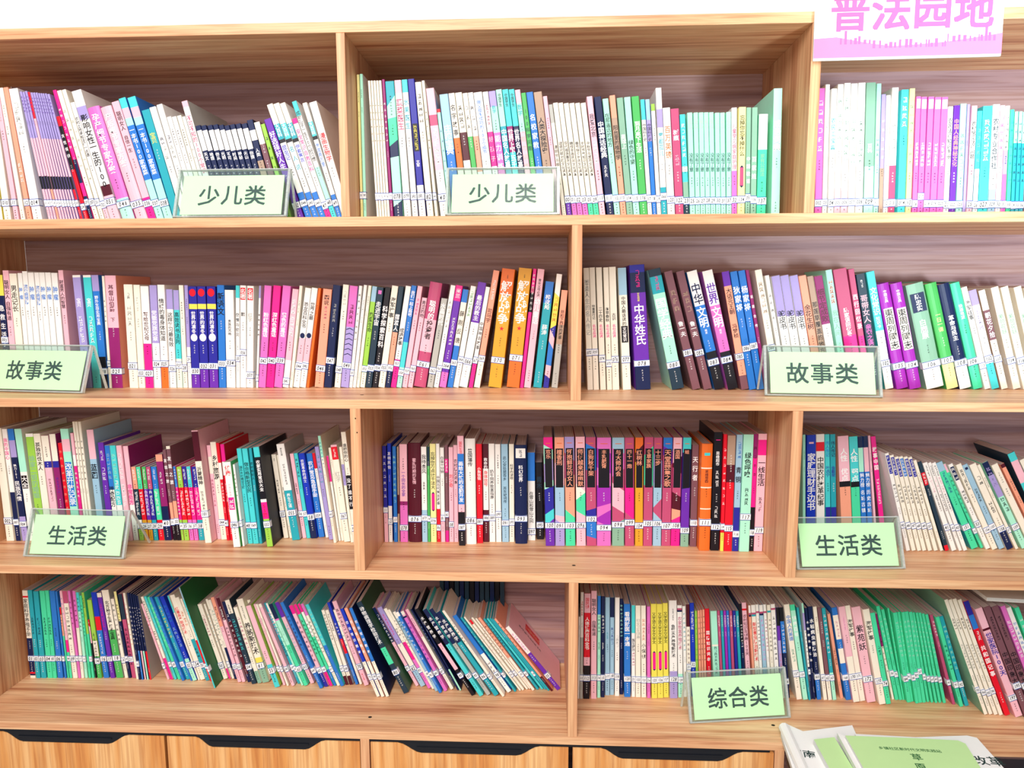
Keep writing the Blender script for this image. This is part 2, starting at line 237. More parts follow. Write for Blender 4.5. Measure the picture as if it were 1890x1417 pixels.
# ------------------------------------------------------------ books
BOOKS = '''
1a|-1162.9 75 152.5 -2.5 16.6 273 202|y45C70R80C|~|009|82|-
1a|-1142.3 75 152.5 -3.1 14.6 273 202|C|~G|010|82|-
1a|-1120.5 75 152.5 -4.3 9.9 275 203|p|~G|011|82|-
1a|-1106.0 75 152.5 -5.1 9.2 274 203|C|~G|-|82|-
1a|-1092.2 75 152.5 -5.8 9.7 275 203|s|#4@55-70w|012|82|-
1a|-1078.9 75 152.5 -6.3 19.0 272 201|W|#5@10-35G|014|82|-
1a|-1045.6 75 152.5 -8.7 4.9 268 198|v35p64k74p|#5@3-16V|15|82|-
1a|-1039.4 75 152.5 -8.8 4.6 267 198|v35p64k74p|#5@3-16V|16|82|-
1a|-1033.1 75 152.5 -8.9 4.5 269 199|v35p64k74p|#5@3-16V|17|82|-
1a|-1026.9 75 152.5 -9.1 4.5 267 197|R20p64k74s|#5@3-16V|18|82|-
1a|-1020.6 75 152.5 -9.2 4.4 266 197|v35p64k74p|#5@3-16V|19|82|-
1a|-1014.4 75 152.5 -9.4 4.3 266 197|v35p64k74p|#5@3-16V|20|82|-
1a|-1008.1 75 152.5 -9.6 4.0 266 197|v35p64k74p|#5@3-16V|21|82|-
1a|-1001.9 75 152.5 -9.8 3.7 265 196|v35p64k74p|#5@3-16V|22|82|-
1a|-995.6 75 152.5 -10.1 3.5 265 196|v35p64k74p|#5@3-16V|23|82|-
1a|-989.4 75 152.5 -10.5 3.5 265 196|v35p64k74p|#5@3-16V|25|82|-
1a|-983.1 75 152.5 -10.8 3.7 265 196|v35p64k74p|#5@3-16V|26|82|-
1a|-976.7 75 152.5 -11.2 5.1 264 196|v35p64k74R|#5@3-16V|28|82|-
1a|-966.8 75 152.5 -12.1 7.6 219 154|R9k50R|女性保健@15-40w|24|82|-
1a|-955.6 75 152.5 -12.7 7.3 273 202|P52N70P80N|#7@12-45w|29|82|-
1a|-945.3 75 152.5 -13.1 9.7 272 202|C|#7@12-60G|030|82|-
1a|-932.8 75 152.5 -13.4 8.5 274 203|C|#7@20-70G|031|82|-
1a|-922.1 75 152.5 -13.6 8.7 248 183|W85p|农村土地承包法律一点通@12-45k|032|82|-
1a|-911.3 75 152.5 -13.8 20.7 271 201|W12v22W72D80p|影响女性一生的100@18-74k!|051|82|-
1a|-885.6 75 152.5 -14.6 25.7 237 166|h80M|孕产细节专家方案@6-58w!|046|82|-
1a|-855.3 75 152.5 -15.2 23.6 238 166|p|产后细节专家方案@6-52w!|035|82|-
1a|-829.2 75 152.5 -14.9 15.8 249 184|p80P|聪明女人@8-24k;自信一生@28-42k|036|82|-
1a|-811.4 75 152.5 -15.0 14.8 256 189|A8p16M22U66M|一本书100家常菜@24-62w|037|82|-
1a|-794.8 75 152.5 -14.5 17.2 257 190|A8p16M22U66M|一本书100家常菜@24-62w|038|82|-
1a|-775.8 75 152.5 -13.9 16.7 230 161|T|宝贝@20-30y|-|82|-
1a|-756.9 75 152.5 -14.1 13.7 236 165|W|#2@26-33N;#3@34-46G|-|82|-
1a|-741.5 75 152.5 -13.8 12.4 241 178|W|#2@26-33N;#3@34-46G|-|82|-
1a|-727.8 75 152.5 -13.7 9.3 216 151|W|~|-|82|-
1a|-717.2 75 152.5 -13.7 9.3 216 151|W|~|-|82|-
1a|-706.6 75 152.5 -13.5 9.0 218 153|C|~|-|82|-
1a|-696.0 75 152.5 -13.6 6.6 216 151|W|#4@20-50G|-|82|-
1a|-687.7 75 152.5 -13.7 12.5 247 183|p5W|不可不知的100个常识@12-60q|-|82|G
1a|-673.6 75 152.5 -13.6 10.5 197 138|N5W26N|天文@28-36w|-|82|-
1a|-661.8 75 152.5 -13.6 10.4 197 138|N5W26N|地理@28-36w|-|82|-
1a|-650.1 75 152.5 -13.2 10.5 197 138|N5W26N|你从@28-36w|-|82|-
1a|-638.4 75 152.5 -13.1 10.3 198 138|N5W26N|光明@28-36w|-|82|-
1a|-626.6 75 152.5 -13.1 10.1 197 138|N5W26N|不可@28-36w|-|82|-
1a|-614.9 75 152.5 -13.2 10.3 196 137|N5W26N|时间@28-36w|-|82|-
1a|-603.2 75 152.5 -13.1 10.4 198 139|N5W26N|神秘@28-36w|-|82|-
1a|-591.5 75 152.5 -12.9 10.4 199 139|N5W26N|火山@28-36w|-|82|-
1a|-579.8 75 152.5 -12.7 11.4 199 140|N5W26N|你猜@28-36w|-|82|-
1a|-566.9 75 152.5 -12.7 12.5 206 144|N10W20N40t55N|人类@28-36w|-|82|k
1a|-550.6 75 152.5 -13.4 11.8 202 141|C22b|~|-|82|-
1a|-534.3 75 152.5 -14.3 8.4 199 139|l60k70l|#5@10-60n|-|82|-
1a|-514.5 75 152.5 -17.0 14.4 211 147|V|好选择好人生@12-50w|042|82|-
1a|-495.9 75 152.5 -17.6 12.4 242 179|C17T30k33W76U|大百科@17-28w;昆虫记@35-48B|044|82|-
1a|-480.1 75 152.5 -18.0 11.9 244 181|C17A30k33W76U|大百科@17-28w;名人说@35-58T|045|82|-
1a|-465.3 75 152.5 -18.3 11.3 245 181|C17T30k33W76U|大百科@17-28w;伊索寓言@35-50B|046|82|-
1a|-452.4 75 152.5 -18.2 10.3 213 149|P5W82P|安全常识自救百科@10-52P|47|82|-
1a|-440.6 75 152.5 -18.0 9.7 248 184|A12W55M84A|成就孩子一生50个好习惯@8-50k|048|82|-
1a|-429.5 75 152.5 -15.9 9.4 242 179|C16A28k31W78U|大百科@16-27w;海底两万里@34-54U|49|82|-
1a|-418.7 75 152.5 -15.1 15.6 242 179|W|漫画生物学@26-50R!|-|82|-
1b|-382.8 75 152.5 0.0 5.3 287 213|F|~|97|80|-
1b|-376.5 75 152.5 0.0 6.0 288 213|M|~|98|80|W
1b|-348.7 75 152.5 -2.4 4.4 275 204|C|#6@15-45k|71|80|-
1b|-343.2 75 152.5 -2.4 4.4 275 204|C|#6@15-45k|72|80|-
1b|-337.7 75 152.5 -2.4 4.7 275 204|C|#6@15-45k|73|80|-
1b|-331.9 75 152.5 -2.4 4.3 275 204|C|#6@15-45k|74|80|-
1b|-326.6 75 152.5 -2.4 5.1 275 203|C|#6@15-45k|76|80|-
1b|-320.2 75 152.5 -2.4 5.7 277 205|Q|#7@15-45w|77|80|-
1b|-312.4 75 152.5 -2.7 17.7 273 202|T14M26E44N54M88N/|~|078|80|-
1b|-291.3 75 152.5 -3.2 13.6 275 204|p9W|蔬菜医生@13-35q!|079|80|-
1b|-274.5 75 152.5 -3.6 11.2 276 204|A9W|水果医生@13-35T!|080|80|-
1b|-260.3 75 152.5 -4.0 13.3 277 205|I75W|#6@32-50y+k;文军@57-62w|081|80|-
1b|-243.6 75 152.5 -4.5 12.4 271 201|C|#5@8-30k|82|80|-
1b|-227.6 75 152.5 -5.0 5.7 274 203|C|#6@20-50k|84|80|-
1b|-216.2 75 152.5 -6.0 16.4 259 192|p20q28p62W|#6@30-58w|40|80|-
1b|-198.0 75 152.5 -6.2 6.7 219 153|R3M|#5@15-60V|-|80|-
1b|-190.0 75 152.5 -6.1 17.4 247 183|S44U|庄稼宝典@24-48W!|-|80|-
1b|-170.6 75 152.5 -6.3 12.3 249 185|C35O60C|名字故事@8-34k|-|80|-
1b|-155.9 75 152.5 -6.6 13.7 250 185|C31D53C|#4@10-28k|-|80|-
1b|-140.6 75 152.5 -6.7 10.0 249 185|C34g60C|#3@8-30k|-|80|-
1b|-129.3 75 152.5 -6.8 10.5 250 185|W34s62W|#3@8-32k|-|80|-
1b|-117.3 75 152.5 -6.9 16.7 250 185|W|做父母不成功的100个细节@6-48U|-|80|-
1b|-99.1 75 152.5 -6.9 10.9 251 186|W31P58W|#6@9-26q;好孩子@33-56p|-|80|-
1b|-87.1 75 152.5 -6.9 13.9 252 187|v12M32h|数学@11-17T;能力训练@33-62w|-|80|-
1b|-71.3 75 152.5 -7.1 11.8 255 188|M28T|中国学生@3-13k;中国名人故事@30-60w!|-|80|-
1b|-58.4 75 152.5 -7.1 11.8 255 189|A28Q48A|中国学生@3-13k;世界上下五千@30-60w!|-|80|-
1b|-45.5 75 152.5 -7.1 11.1 255 189|A28N|中国学生@3-13k;世界名人故事@30-60w!|-|80|-
1b|-32.9 75 152.5 -7.2 10.7 254 188|p10M32p|数学@11-20T;能力训练@34-62G|-|80|-
1b|-20.7 75 152.5 -7.3 9.3 248 184|g|100科学问题@12-46n|-|80|-
1b|-9.9 75 152.5 -7.4 13.3 249 184|U|名校家教@16-45w|-|80|-
1b|4.8 75 152.5 -7.4 16.3 249 184|t|人类大探险史@20-48k!|-|80|-
1b|22.3 75 152.5 -7.4 8.4 241 178|p|~q|-|80|-
1b|32.4 75 152.5 -7.6 7.8 225 157|G16C|清明节与祭祖@35-58k|-|80|-
1b|41.8 75 152.5 -7.7 9.8 228 159|C80V|谜语对联对趣文化读本@33-63k|100|80|-
1b|53.3 75 152.5 -7.9 9.2 228 159|C80h|现代婚丧喜庆文化读本@33-63k|101|80|-
1b|63.8 75 152.5 -7.9 10.0 227 159|C80h|精怪年画民间文化读本@33-63k|102|80|-
1b|75.0 75 152.5 -7.9 10.1 227 159|C80h|春节除夕岁庆文化读本@33-63k|103|80|-
1b|86.2 75 152.5 -7.8 9.4 227 159|C80E|岁时节气知识文化读本@33-63k|105|80|-
1b|96.7 75 152.5 -7.7 10.1 227 159|C80E|中秋节与赏月文化读本@33-63k|109|80|-
1b|107.9 75 152.5 -7.2 11.5 239 167|p|我爱北京@14-33n;#4@36-55w|110|80|-
1b|123.1 75 152.5 -7.3 13.8 238 167|N|中国神话经典@20-50w!;#3@56-66w|111|80|-
1b|138.0 75 152.5 -7.0 11.2 234 164|M|在那遥远的地方@12-40k|112|80|-
1b|150.3 75 152.5 -6.5 11.2 240 168|s18t52s|阳台里的植物学@24-52k|113|80|-
1b|162.5 75 152.5 -6.1 12.3 235 165|e|星球上@30-42w|114|80|-
1b|175.9 75 152.5 -5.8 12.3 236 165|M|绿色的守望@35-55k|115|80|-
1b|189.2 75 152.5 -5.5 14.5 237 166|g|到月亮下生活@20-46w!|116|80|-
1b|204.7 75 152.5 -5.1 8.1 231 162|A17W|中国科技史@20-35k|117|80|-
1b|213.8 75 152.5 -5.0 8.3 231 162|S17v35U|中国科技史@20-35k|118|80|-
1b|223.2 75 152.5 -4.7 7.4 222 155|l6W|~|119|80|-
1b|231.6 75 152.5 -4.1 11.2 252 187|W16v30W76T|雾都孤儿@34-52T|066|80|-
1b|244.2 75 152.5 -4.2 14.2 214 150|W|百万英镑@16-46O|120|80|-
1b|259.9 75 152.5 -4.3 15.9 212 149|q|树痕@19-29w!;#2@42-52p|122|80|-
1b|276.9 75 152.5 -4.2 10.5 201 141|A50W55A65e85n|#6@8-42w|123|80|-
1b|288.5 75 152.5 -3.3 10.1 204 143|M|小屁孩@3-15G;没有了意@38-56n|125|80|-
1b|299.7 75 152.5 -3.0 8.9 204 143|M|小屁孩@3-15G;没有了意@38-56n|126|80|-
1b|309.6 75 152.5 -2.9 9.1 204 143|M|小屁孩@3-15G;没有了意@38-56n|127|80|-
1b|319.8 75 152.5 -3.0 9.1 204 143|M|小屁孩@3-15G;没有了意@38-56n|128|80|-
1b|329.9 75 152.5 -3.0 9.1 204 143|M|小屁孩@3-15G;没有了意@38-56n|129|80|-
1b|340.0 75 152.5 -2.6 9.1 203 142|M|小屁孩@3-15G;没有了意@38-56n|130|80|-
1b|350.1 75 152.5 -2.6 9.2 203 142|M|小屁孩@3-15G;没有了意@38-56n|131|80|-
1b|360.7 75 152.5 -2.2 9.3 204 143|M|小屁孩@3-15G;没有了意@38-56n|137|80|-
1b|371.0 75 152.5 -2.1 10.2 212 148|W57h|儿童常见病家庭护理@14-56q|132|80|-
1b|382.2 75 152.5 -1.3 13.9 213 149|F|忘掉你忘不掉什么@7-44k;=@53-72q|134|80|-
1b|397.5 75 152.5 -1.4 9.0 212 148|e|中国歌谣@43-70w|135|78|-
1b|407.8 75 152.5 -1.3 10.9 212 149|e|百家姓@43-66w|136|80|-
1b|419.9 75 152.5 -0.9 17.5 199 139|W34E|家有公益法@38-60e|137|80|-
1b|448.3 75 152.5 -1.1 16.6 247 183|M|成语词典@24-48w|-|80|-
1c|533.8 75 152.5 -1.3 13.4 246 182|h|#6@8-50w|002|86|-
1c|548.7 75 152.5 -1.4 8.6 253 187|W|~G|003|86|-
1c|560.2 75 152.5 -1.3 10.5 245 181|W|农民工宝典@22-48T|004|86|-
1c|572.2 75 152.5 -1.4 11.2 253 187|W78p|#6@10-42e|005|86|-
1c|585.0 75 152.5 -1.5 12.5 255 189|W80p|#9@10-60e|006|86|-
1c|599.4 75 152.5 -1.7 12.4 254 188|W|#6@25-62e|007|86|-
1c|613.6 75 152.5 -1.9 13.9 255 189|W|#7@28-60e|008|86|-
1c|629.4 75 152.5 -2.0 18.3 255 189|e62M|百科@45-52w|009|86|-
1c|648.8 75 152.5 -1.9 8.7 253 187|M|#4@40-55e|011|86|-
1c|658.7 75 152.5 -1.9 7.9 233 163|v60t|#5@18-55w|-|86|-
1c|667.8 75 152.5 -1.9 7.9 231 162|W|#5@18-50G|012|86|-
1c|676.9 75 152.5 -1.6 12.5 245 181|W60q|#7@20-60G|013|86|-
1c|695.1 75 152.5 -1.7 14.1 241 179|A|#4@5-30w|014|86|-
1c|711.0 75 152.5 -1.7 10.2 243 180|F|#9@5-60e|015|86|-
1c|723.5 75 152.5 -1.6 8.9 228 160|h|#4@3-9w+W;#6@38-58w|016|86|-
1c|733.7 75 152.5 -1.7 10.6 227 159|h|#4@3-9w+W;#6@38-58w|017|80|-
1c|745.5 75 152.5 -1.4 11.0 227 159|h|#4@3-9w+W;#6@38-58w|018|86|-
1c|757.6 75 152.5 -1.3 12.1 226 159|h|#4@3-9w+W;#6@38-58w|019|86|-
1c|770.7 75 152.5 -1.3 11.8 226 158|h|#4@3-9w+W;#6@38-58w|020|86|-
1c|783.8 75 152.5 -1.4 9.7 208 146|W|农民法律知识手册@10-48k|021|86|-
1c|794.7 75 152.5 -1.3 11.3 210 147|V|中国人经典神秘文化@12-55s|022|86|-
1c|807.8 75 152.5 -1.6 11.6 213 149|M|#6@25-60e|023|86|-
1c|820.9 75 152.5 -1.7 5.3 212 149|v|~w|-|86|-
1c|828.1 75 152.5 -1.3 10.5 209 146|p14W48p|农村常见法律问题@14-48k|025|86|-
1c|840.1 75 152.5 -1.4 8.8 199 139|A55W|#5@15-50e|26|86|-
1c|850.2 75 152.5 -1.5 17.5 208 146|A|#6@12-50w|027|86|-
1c|869.3 75 152.5 -1.6 12.9 211 147|W76S|农村专业合作社@12-58n|029|86|-
1c|883.5 75 152.5 -1.7 8.8 209 146|p52W|#6@8-48h|030|86|-
1c|894.0 75 152.5 -1.9 8.2 208 145|W40v62h|#6@8-40n|031|86|-
1c|904.1 75 152.5 -2.1 7.4 201 141|E|#8@8-70T|33|86|-
1c|913.1 75 152.5 -2.3 6.6 197 138|M30T|#8@8-70n|34|86|-
1c|921.0 75 152.5 -2.3 6.7 197 138|M30T|#8@8-70n|35|86|-
1c|928.8 75 152.5 -2.4 7.6 196 138|M30T|#8@8-70n|36|86|-
2a|-1236.8 155 -208.8 0.2 14.2 256 148|y18N|急救生活手册@25-72w|003|54|-
2a|-1220.6 156 -208.8 -0.1 13.6 266 147|p|聪明女人@8-24k;自强有道@26-42k|-|82|-
2a|-1205.6 156 -208.8 -0.2 16.9 259 147|C|男走记长@10-33k|-|82|-
2a|-1187.1 157 -208.8 -0.1 10.1 260 146|W|肿瘤@11-24U|-|82|-
2a|-1175.6 157 -208.8 -0.2 11.7 264 146|W|流行病预防@11-28U|-|82|-
2a|-1162.4 157 -208.8 -0.3 13.4 261 146|W|肿瘤@11-24U|-|82|-
2a|-1147.9 158 -208.8 -0.3 10.4 261 145|W|流行病预防@11-28U|-|82|-
2a|-1136.4 158 -208.8 -0.4 12.6 261 145|W|肿瘤@11-24U|-|82|-
2a|-1122.6 158 -208.8 -0.4 12.6 261 145|W|肿瘤@11-24U|-|82|-
2a|-1108.7 159 -208.8 -0.5 14.0 260 144|W|肿瘤@11-24U|-|82|-
2a|-1091.0 159 -208.8 -0.7 11.3 266 144|p|财富男人的智慧@8-32k|-|82|-
2a|-1055.8 160 -208.8 -1.6 18.3 255 143|W2v|宝贝@20-28w;#5@36-60w|-|82|-
2a|-1034.4 161 -208.8 -1.1 18.2 255 142|W2A|宝贝@20-28w;#5@36-60w|-|82|-
2a|-1015.1 161 -208.8 -1.1 15.9 255 142|v14U72k|野外生存实用宝典@18-44w|018|82|-
2a|-997.6 162 -208.8 0.3 5.7 253 141|C|#5@20-42k|019|75|-
2a|-990.8 162 -208.7 0.3 25.1 254 141|p46Q|基督山伯爵@8-32D;下@37-41D|020|82|s
2a|-950.1 163 -208.6 0.5 20.1 234 140|C|#2@8-14n;#4@20-40G|021|75|-
2a|-929.0 164 -208.6 0.7 14.5 233 139|C|~G|022|82|-
2a|-913.2 164 -208.6 0.7 18.5 230 139|W56P|写给世纪父母@25-53D|023|82|-
2a|-893.5 165 -208.5 0.9 16.4 232 138|v56W|党徽党旗党章@24-54w|024|73|-
2a|-876.1 165 -208.5 1.1 16.4 233 138|W77O|情绪的毒身体知道@13-54k|025|73|-
2a|-858.7 169 -208.5 1.1 14.5 223 134|v20W|这样复习最有效@23-58k|026|77|-
2a|-842.6 170 -208.6 1.0 12.5 221 133|v20A70C|高效读书法则@22-55k|027|73|-
2a|-828.7 170 -208.6 0.9 10.3 232 133|C|~|028|77|-
2a|-817.2 171 -208.7 1.1 7.9 232 132|v60W|~|029|69|-
2a|-808.3 171 -208.5 1.1 18.9 229 132|I17y22I80V|o@3-9R;世界的凛冬@24-46w!;o@48-52W|030|80|-
2a|-788.3 171 -208.4 1.1 19.5 229 132|I17y22I80V|o@3-9R;世界的凛冬@24-46w!;o@48-52W|032|75|-
2a|-767.7 172 -208.3 1.3 20.3 229 131|I17y22I80V|o@3-9R;世界的凛冬@24-46w!;o@48-52W|031|75|-
2a|-746.4 173 -208.3 1.9 16.4 232 130|U|新语文@7-29k!|033|73|-
2a|-728.6 173 -208.2 1.8 20.2 221 130|W|贵族的风格@30-46k|034|71|-
2a|-706.9 174 -208.4 2.6 8.6 231 129|A12W|傲慢与偏见@26-50n|035|68|-
2a|-697.3 174 -208.1 2.8 13.4 231 129|W|名著@3-13w+R;飘@26-30k|036|62|-
2a|-682.9 174 -208.0 3.2 15.2 230 129|W|名著@3-13w+R;红字@26-35G|037|84|-
2a|-661.2 175 -208.5 4.5 4.5 231 128|v12W|理智与情感@26-50k|038|87|-
2a|-655.5 175 -207.1 6.1 16.3 231 128|h|粉红色童话@26-50w!|042|70|-
2a|-638.1 176 -206.8 6.8 17.1 231 127|P|深红色童话@26-50w!|040|70|-
2a|-619.8 176 -206.4 7.6 18.3 231 127|h|橙色的童话@26-50w!|039|70|-
2a|-600.2 177 -206.8 8.3 13.7 224 126|p72W|#7@10-48w|041|90|-
2a|-584.6 177 -207.8 8.1 7.1 232 126|C|~|-|77|-
2a|-576.0 178 -206.6 9.3 13.8 227 125|W50p74W|恐龙百科全书@14-40k;o@43-52N|044|75|-
2a|-561.0 178 -206.6 9.3 13.6 227 125|W50p74W|世界之最@14-32k;o@43-52N|045|75|-
2a|-545.9 178 -207.8 9.2 6.2 227 125|O|~|-|77|-
2a|-526.9 179 -206.3 7.2 20.0 223 124|s|图说@6-16k;#4@17-30q|046|77|-
2a|-505.5 180 -206.7 7.2 17.1 232 123|N|#5@18-36G|047|70|-
2a|-481.5 180 -207.2 6.8 13.2 233 123|C|#4@6-20G|048|79|-
2a|-467.1 181 -206.6 7.0 18.2 230 122|h40v|#4@18-38D!;^@40-70N|049|75|-
2a|-447.9 181 -207.9 7.4 7.1 231 122|W|#8@6-55k|05|82|-
2a|-439.7 181 -207.8 8.0 7.1 233 122|W|~|-|77|-
2a|-431.6 182 -207.7 8.5 7.1 232 121|C|~|-|77|-
2a|-423.3 182 -207.1 8.7 11.1 230 121|S15l85C|热爱生命@25-45k|052|78|-
2a|-411.0 182 -206.7 8.6 14.2 228 121|n|走进宇宙@14-38w;=@2-8h|053|77|-
2a|-395.5 183 -206.8 9.0 13.1 228 120|k|科学探索百科@18-60w!|054|77|-
2a|-381.2 183 -206.5 9.2 14.2 231 120|C|海军往事@11-31k!|055|77|-
2a|-365.6 184 -207.0 9.1 11.4 230 119|n45s80N|摆渡人@27-44w!|056|77|-
2a|-352.9 184 -206.8 9.8 12.0 231 119|W72P|成语故事@41-58k!|057|73|-
2a|-339.8 184 -206.9 9.8 11.2 232 119|U55A80M|我们一起上路吧@5-30w|058|82|-
2a|-327.1 185 -206.9 10.0 11.2 231 118|p|#5@12-28P|059|80|-
2a|-314.4 185 -206.8 10.4 11.3 205 118|p|青涩的吻@3-22k|060|75|-
2a|-300.3 185 -204.0 10.1 27.0 238 118|q35p66q|聪明的@17-35w!;投资者@36-54k!|061|75|Q
2a|-270.2 186 -206.4 10.2 13.4 203 117|G|水晶时代@5-30w|062|77|-
2a|-255.1 187 -206.9 10.4 10.8 233 116|W|#6@14-42G|063|78|-
2a|-242.3 187 -206.1 10.2 15.3 232 116|P15V85h|米兰@3-12w;#8@30-58w|064|75|-
2a|-224.4 188 -206.6 9.9 12.8 223 115|U13C57U|薛刚反唐@20-56k|065|71|-
2a|-210.3 188 -206.7 10.5 11.6 231 115|W|#7@5-30g|068|69|-
2a|-197.2 188 -205.3 11.0 18.2 239 115|V38W|最后的教主@12-36w!|066|72|-
2a|-175.5 186 -207.1 10.3 9.4 229 117|W75P|中国神话故事@34-62k|067|69|-
2a|-163.5 186 -206.4 10.0 13.5 265 117|s73C|#6@8-25w;司马宇@32-44k|069|72|b
2a|-130.8 187 -205.3 7.0 29.1 266 116|O22Z|王树增@5-8k;解放战争@10-46w!;*@48-52R|070|74|-
2a|-89.4 188 -205.7 6.1 28.6 267 115|Z77O|王树增@5-8k;解放战争@10-46w!;*@48-52R|071|72|-
2a|-59.3 189 -207.9 6.4 7.6 267 114|P15q20k36P|#4@4-17w;#4@18-35w|-|77|-
2a|-50.2 189 -207.1 6.6 15.2 266 114|p|青年父母必读@8-23k;幼儿童话@24-46w|-|77|-
2a|-29.3 190 -206.6 6.6 18.7 238 113|U20T|桦皮船@12-26w!;薛涛@40-50w|-|77|-
2a|-6.9 190 -207.4 6.6 12.2 255 113|W18y46I52p62U80p90I/|#5@20-42O|-|77|-
2a|11.9 191 -207.5 5.6 13.8 219 112|s35t55G|郑和下西洋的故事@20-50k|-|77|-
2b|91.1 159 -208.8 -2.6 12.3 266 144|C|塑造人生的名人传记@9-55G;~|072|66|-
2b|104.6 160 -208.8 -2.7 11.9 267 143|C|特重素行记@30-42k;名句品读@46-57P|073|66|-
2b|119.3 160 -208.8 -2.8 12.6 267 143|C|二十四史@32-44k;名句品读@46-57P|074|71|-
2b|134.2 161 -208.8 -2.6 11.2 267 142|C|本草春秋@32-44k;名句品读@46-57P|075|75|-
2b|146.4 161 -208.8 -2.6 14.8 268 142|C|古训@37-43k;名句品读@46-57P|076|72|-
2b|169.2 162 -208.8 -3.4 17.8 266 141|S22C|中国人最该读的@23-47k;文化常识@48-60w+k|077|72|-
2b|197.6 163 -208.8 -4.2 32.5 272 140|I6N22V80N|彩色图解@22-29y;中华姓氏@31-64w!;#3@4-18P|078|76|-
2b|277.2 165 -208.8 -12.6 26.4 267 138|n6T20M80n|国学经典@24-58w!;#3@6-18P|080|77|-
2b|321.9 166 -208.8 -15.0 17.6 265 137|b|#3@15-35t;鲁一夫@42-55w|081|66|-
2b|346.9 167 -208.8 -14.8 17.5 265 136|b|#3@15-35t;鲁一夫@42-55w|082|66|-
2b|370.8 168 -208.8 -15.0 21.9 265 135|W29U68k|中华@10-28N!;文明@30-48w!;简史@49-53w|083|74|-
2b|399.7 168 -208.8 -14.1 22.0 265 135|W29h68k|世界@10-28V!;文明@30-48w!;简史@49-53w|084|72|-
2b|428.9 169 -208.8 -11.5 16.0 261 134|V12s88b|大话元王朝@14-36k;冯梦桢@44-56k|085|69|b
2b|446.2 170 -208.8 -11.3 15.2 261 133|U|狄家将@12-34w!|086|62|-
2b|463.6 170 -208.8 -11.3 14.8 263 133|U|杨家将@12-34w!|087|60|-
2b|480.9 171 -208.8 -11.5 7.2 265 132|Q|说唐全传@18-50w|-|70|-
2b|501.5 171 -208.8 -11.7 14.7 265 132|C|#6@10-36t|088|62|-
2b|521.0 172 -208.8 -11.6 8.8 253 131|W|#4@14-40k|-|70|-
2b|533.0 172 -208.8 -11.3 17.7 251 131|v35W|驼皮书@30-47k|-|70|-
2b|553.1 173 -208.8 -11.5 17.6 252 130|v35W|驼皮书@30-47k|-|70|-
2b|574.1 174 -208.8 -11.7 17.4 252 129|v35W|驼皮书@30-47k|-|70|-
2b|594.6 174 -208.8 -12.1 16.2 252 129|s|余花生树@25-47k|-|70|-
2b|613.0 175 -208.8 -12.1 12.9 251 128|t|那莲草覆盖的地方@22-68k|-|70|-
2b|628.1 175 -208.8 -12.2 17.7 251 128|Q42W|细节定成败@11-40D|-|70|-
2b|650.8 176 -208.8 -11.3 13.4 264 127|M|#5@8-28R;我在人间@33-55e|-|70|-
2b|668.1 176 -208.8 -11.6 28.2 265 127|q55P|陈家谟回忆录@32-56w!|-|70|-
2b|700.5 177 -208.8 -11.6 12.5 266 126|q55P|西行回忆录@20-50w|-|70|-
2b|716.6 178 -208.8 -11.8 18.3 255 125|n|#3@5-12w;哥带女人@18-42p;亲密之语@43-62h!|-|70|-
2b|746.3 187 -208.8 -12.6 17.5 261 116|A50W|文化常识@13-37w;知识卡@38-48w|102|75|-
2b|771.8 188 -208.8 -14.0 24.4 235 115|X|中国古典@6-18w;東周列國志@24-62k+C|105|75|-
2b|799.9 188 -208.8 -14.0 24.4 236 115|X|中国古典@6-18w;東周列國志@24-62k+C|104|74|-
2b|836.7 189 -208.8 -15.0 36.5 234 114|e75W|陈忠实@10-26w+N;白鹿原@34-53w!|106|74|-
2b|881.0 191 -208.8 -15.5 24.1 237 112|g70F|一日一课@28-46F|107|70|-
2b|909.2 192 -208.8 -15.9 24.5 236 111|N73W|革命与民主@30-54w!|108|72|-
2b|938.1 192 -208.8 -16.3 19.7 239 111|E|快递电波@20-34w|109|71|-
2b|962.3 193 -208.8 -16.9 12.3 231 110|W|海军往事@13-32k|115|74|-
2b|978.0 194 -208.8 -17.1 15.8 224 109|v15W74A|#5@15-40v|112|66|-
2b|998.4 194 -208.8 -17.1 13.7 224 109|C20b50C|朝花夕拾@22-48w|113|66|t
2b|1024.2 195 -208.8 -16.6 15.8 230 108|C|紫苑花妖@26-46e|114|69|-
2b|1045.8 195 -208.8 -16.8 15.7 231 108|C|紫苑花妖@26-46e|116|69|-
2b|1073.7 196 -208.8 -16.8 15.7 231 107|C|紫苑花妖@26-46e|117|69|-
2b|1096.2 197 -208.8 -17.0 15.1 230 106|C|紫苑花妖@26-46e|118|69|-
3a|-1260.9 144 -568.5 -1.5 18.1 268 159|C|~|002|79|-
3a|-1238.7 145 -568.5 -2.1 11.5 266 158|W56N|我的中国心@8-27P|003|80|-
3a|-1224.1 146 -568.5 -2.6 14.3 266 157|U10v25N78v|魅力101@31-44w;民族风情@46-64w|004|82|-
3a|-1207.3 147 -568.5 -2.9 16.7 266 156|M38W|大全@42-52w+k|-|80|-
3a|-1185.9 148 -568.5 -2.2 17.7 255 155|W3l|徐家二姐的婚姻@20-60e|-|80|-
3a|-1167.0 148 -568.5 -2.3 16.1 255 155|C|孤独的伐木人@8-34k!|-|80|-
3a|-1149.4 149 -568.5 -2.4 16.9 250 154|C24I30p|#5@10-20k;#8@40-62D|-|80|-
3a|-1130.6 150 -568.5 -2.3 14.2 254 153|C25I31Q|#6@40-55V|-|80|-
3a|-1113.0 151 -568.5 -2.4 8.8 233 152|R|#9@5-70s|-|80|-
3a|-1102.9 151 -568.5 -2.5 18.8 266 152|M9p20M|改革开放记录@30-68w+U|-|80|-
3a|-1082.8 152 -568.5 -2.1 6.9 256 151|p20W30P|#6@35-60w|-|80|-
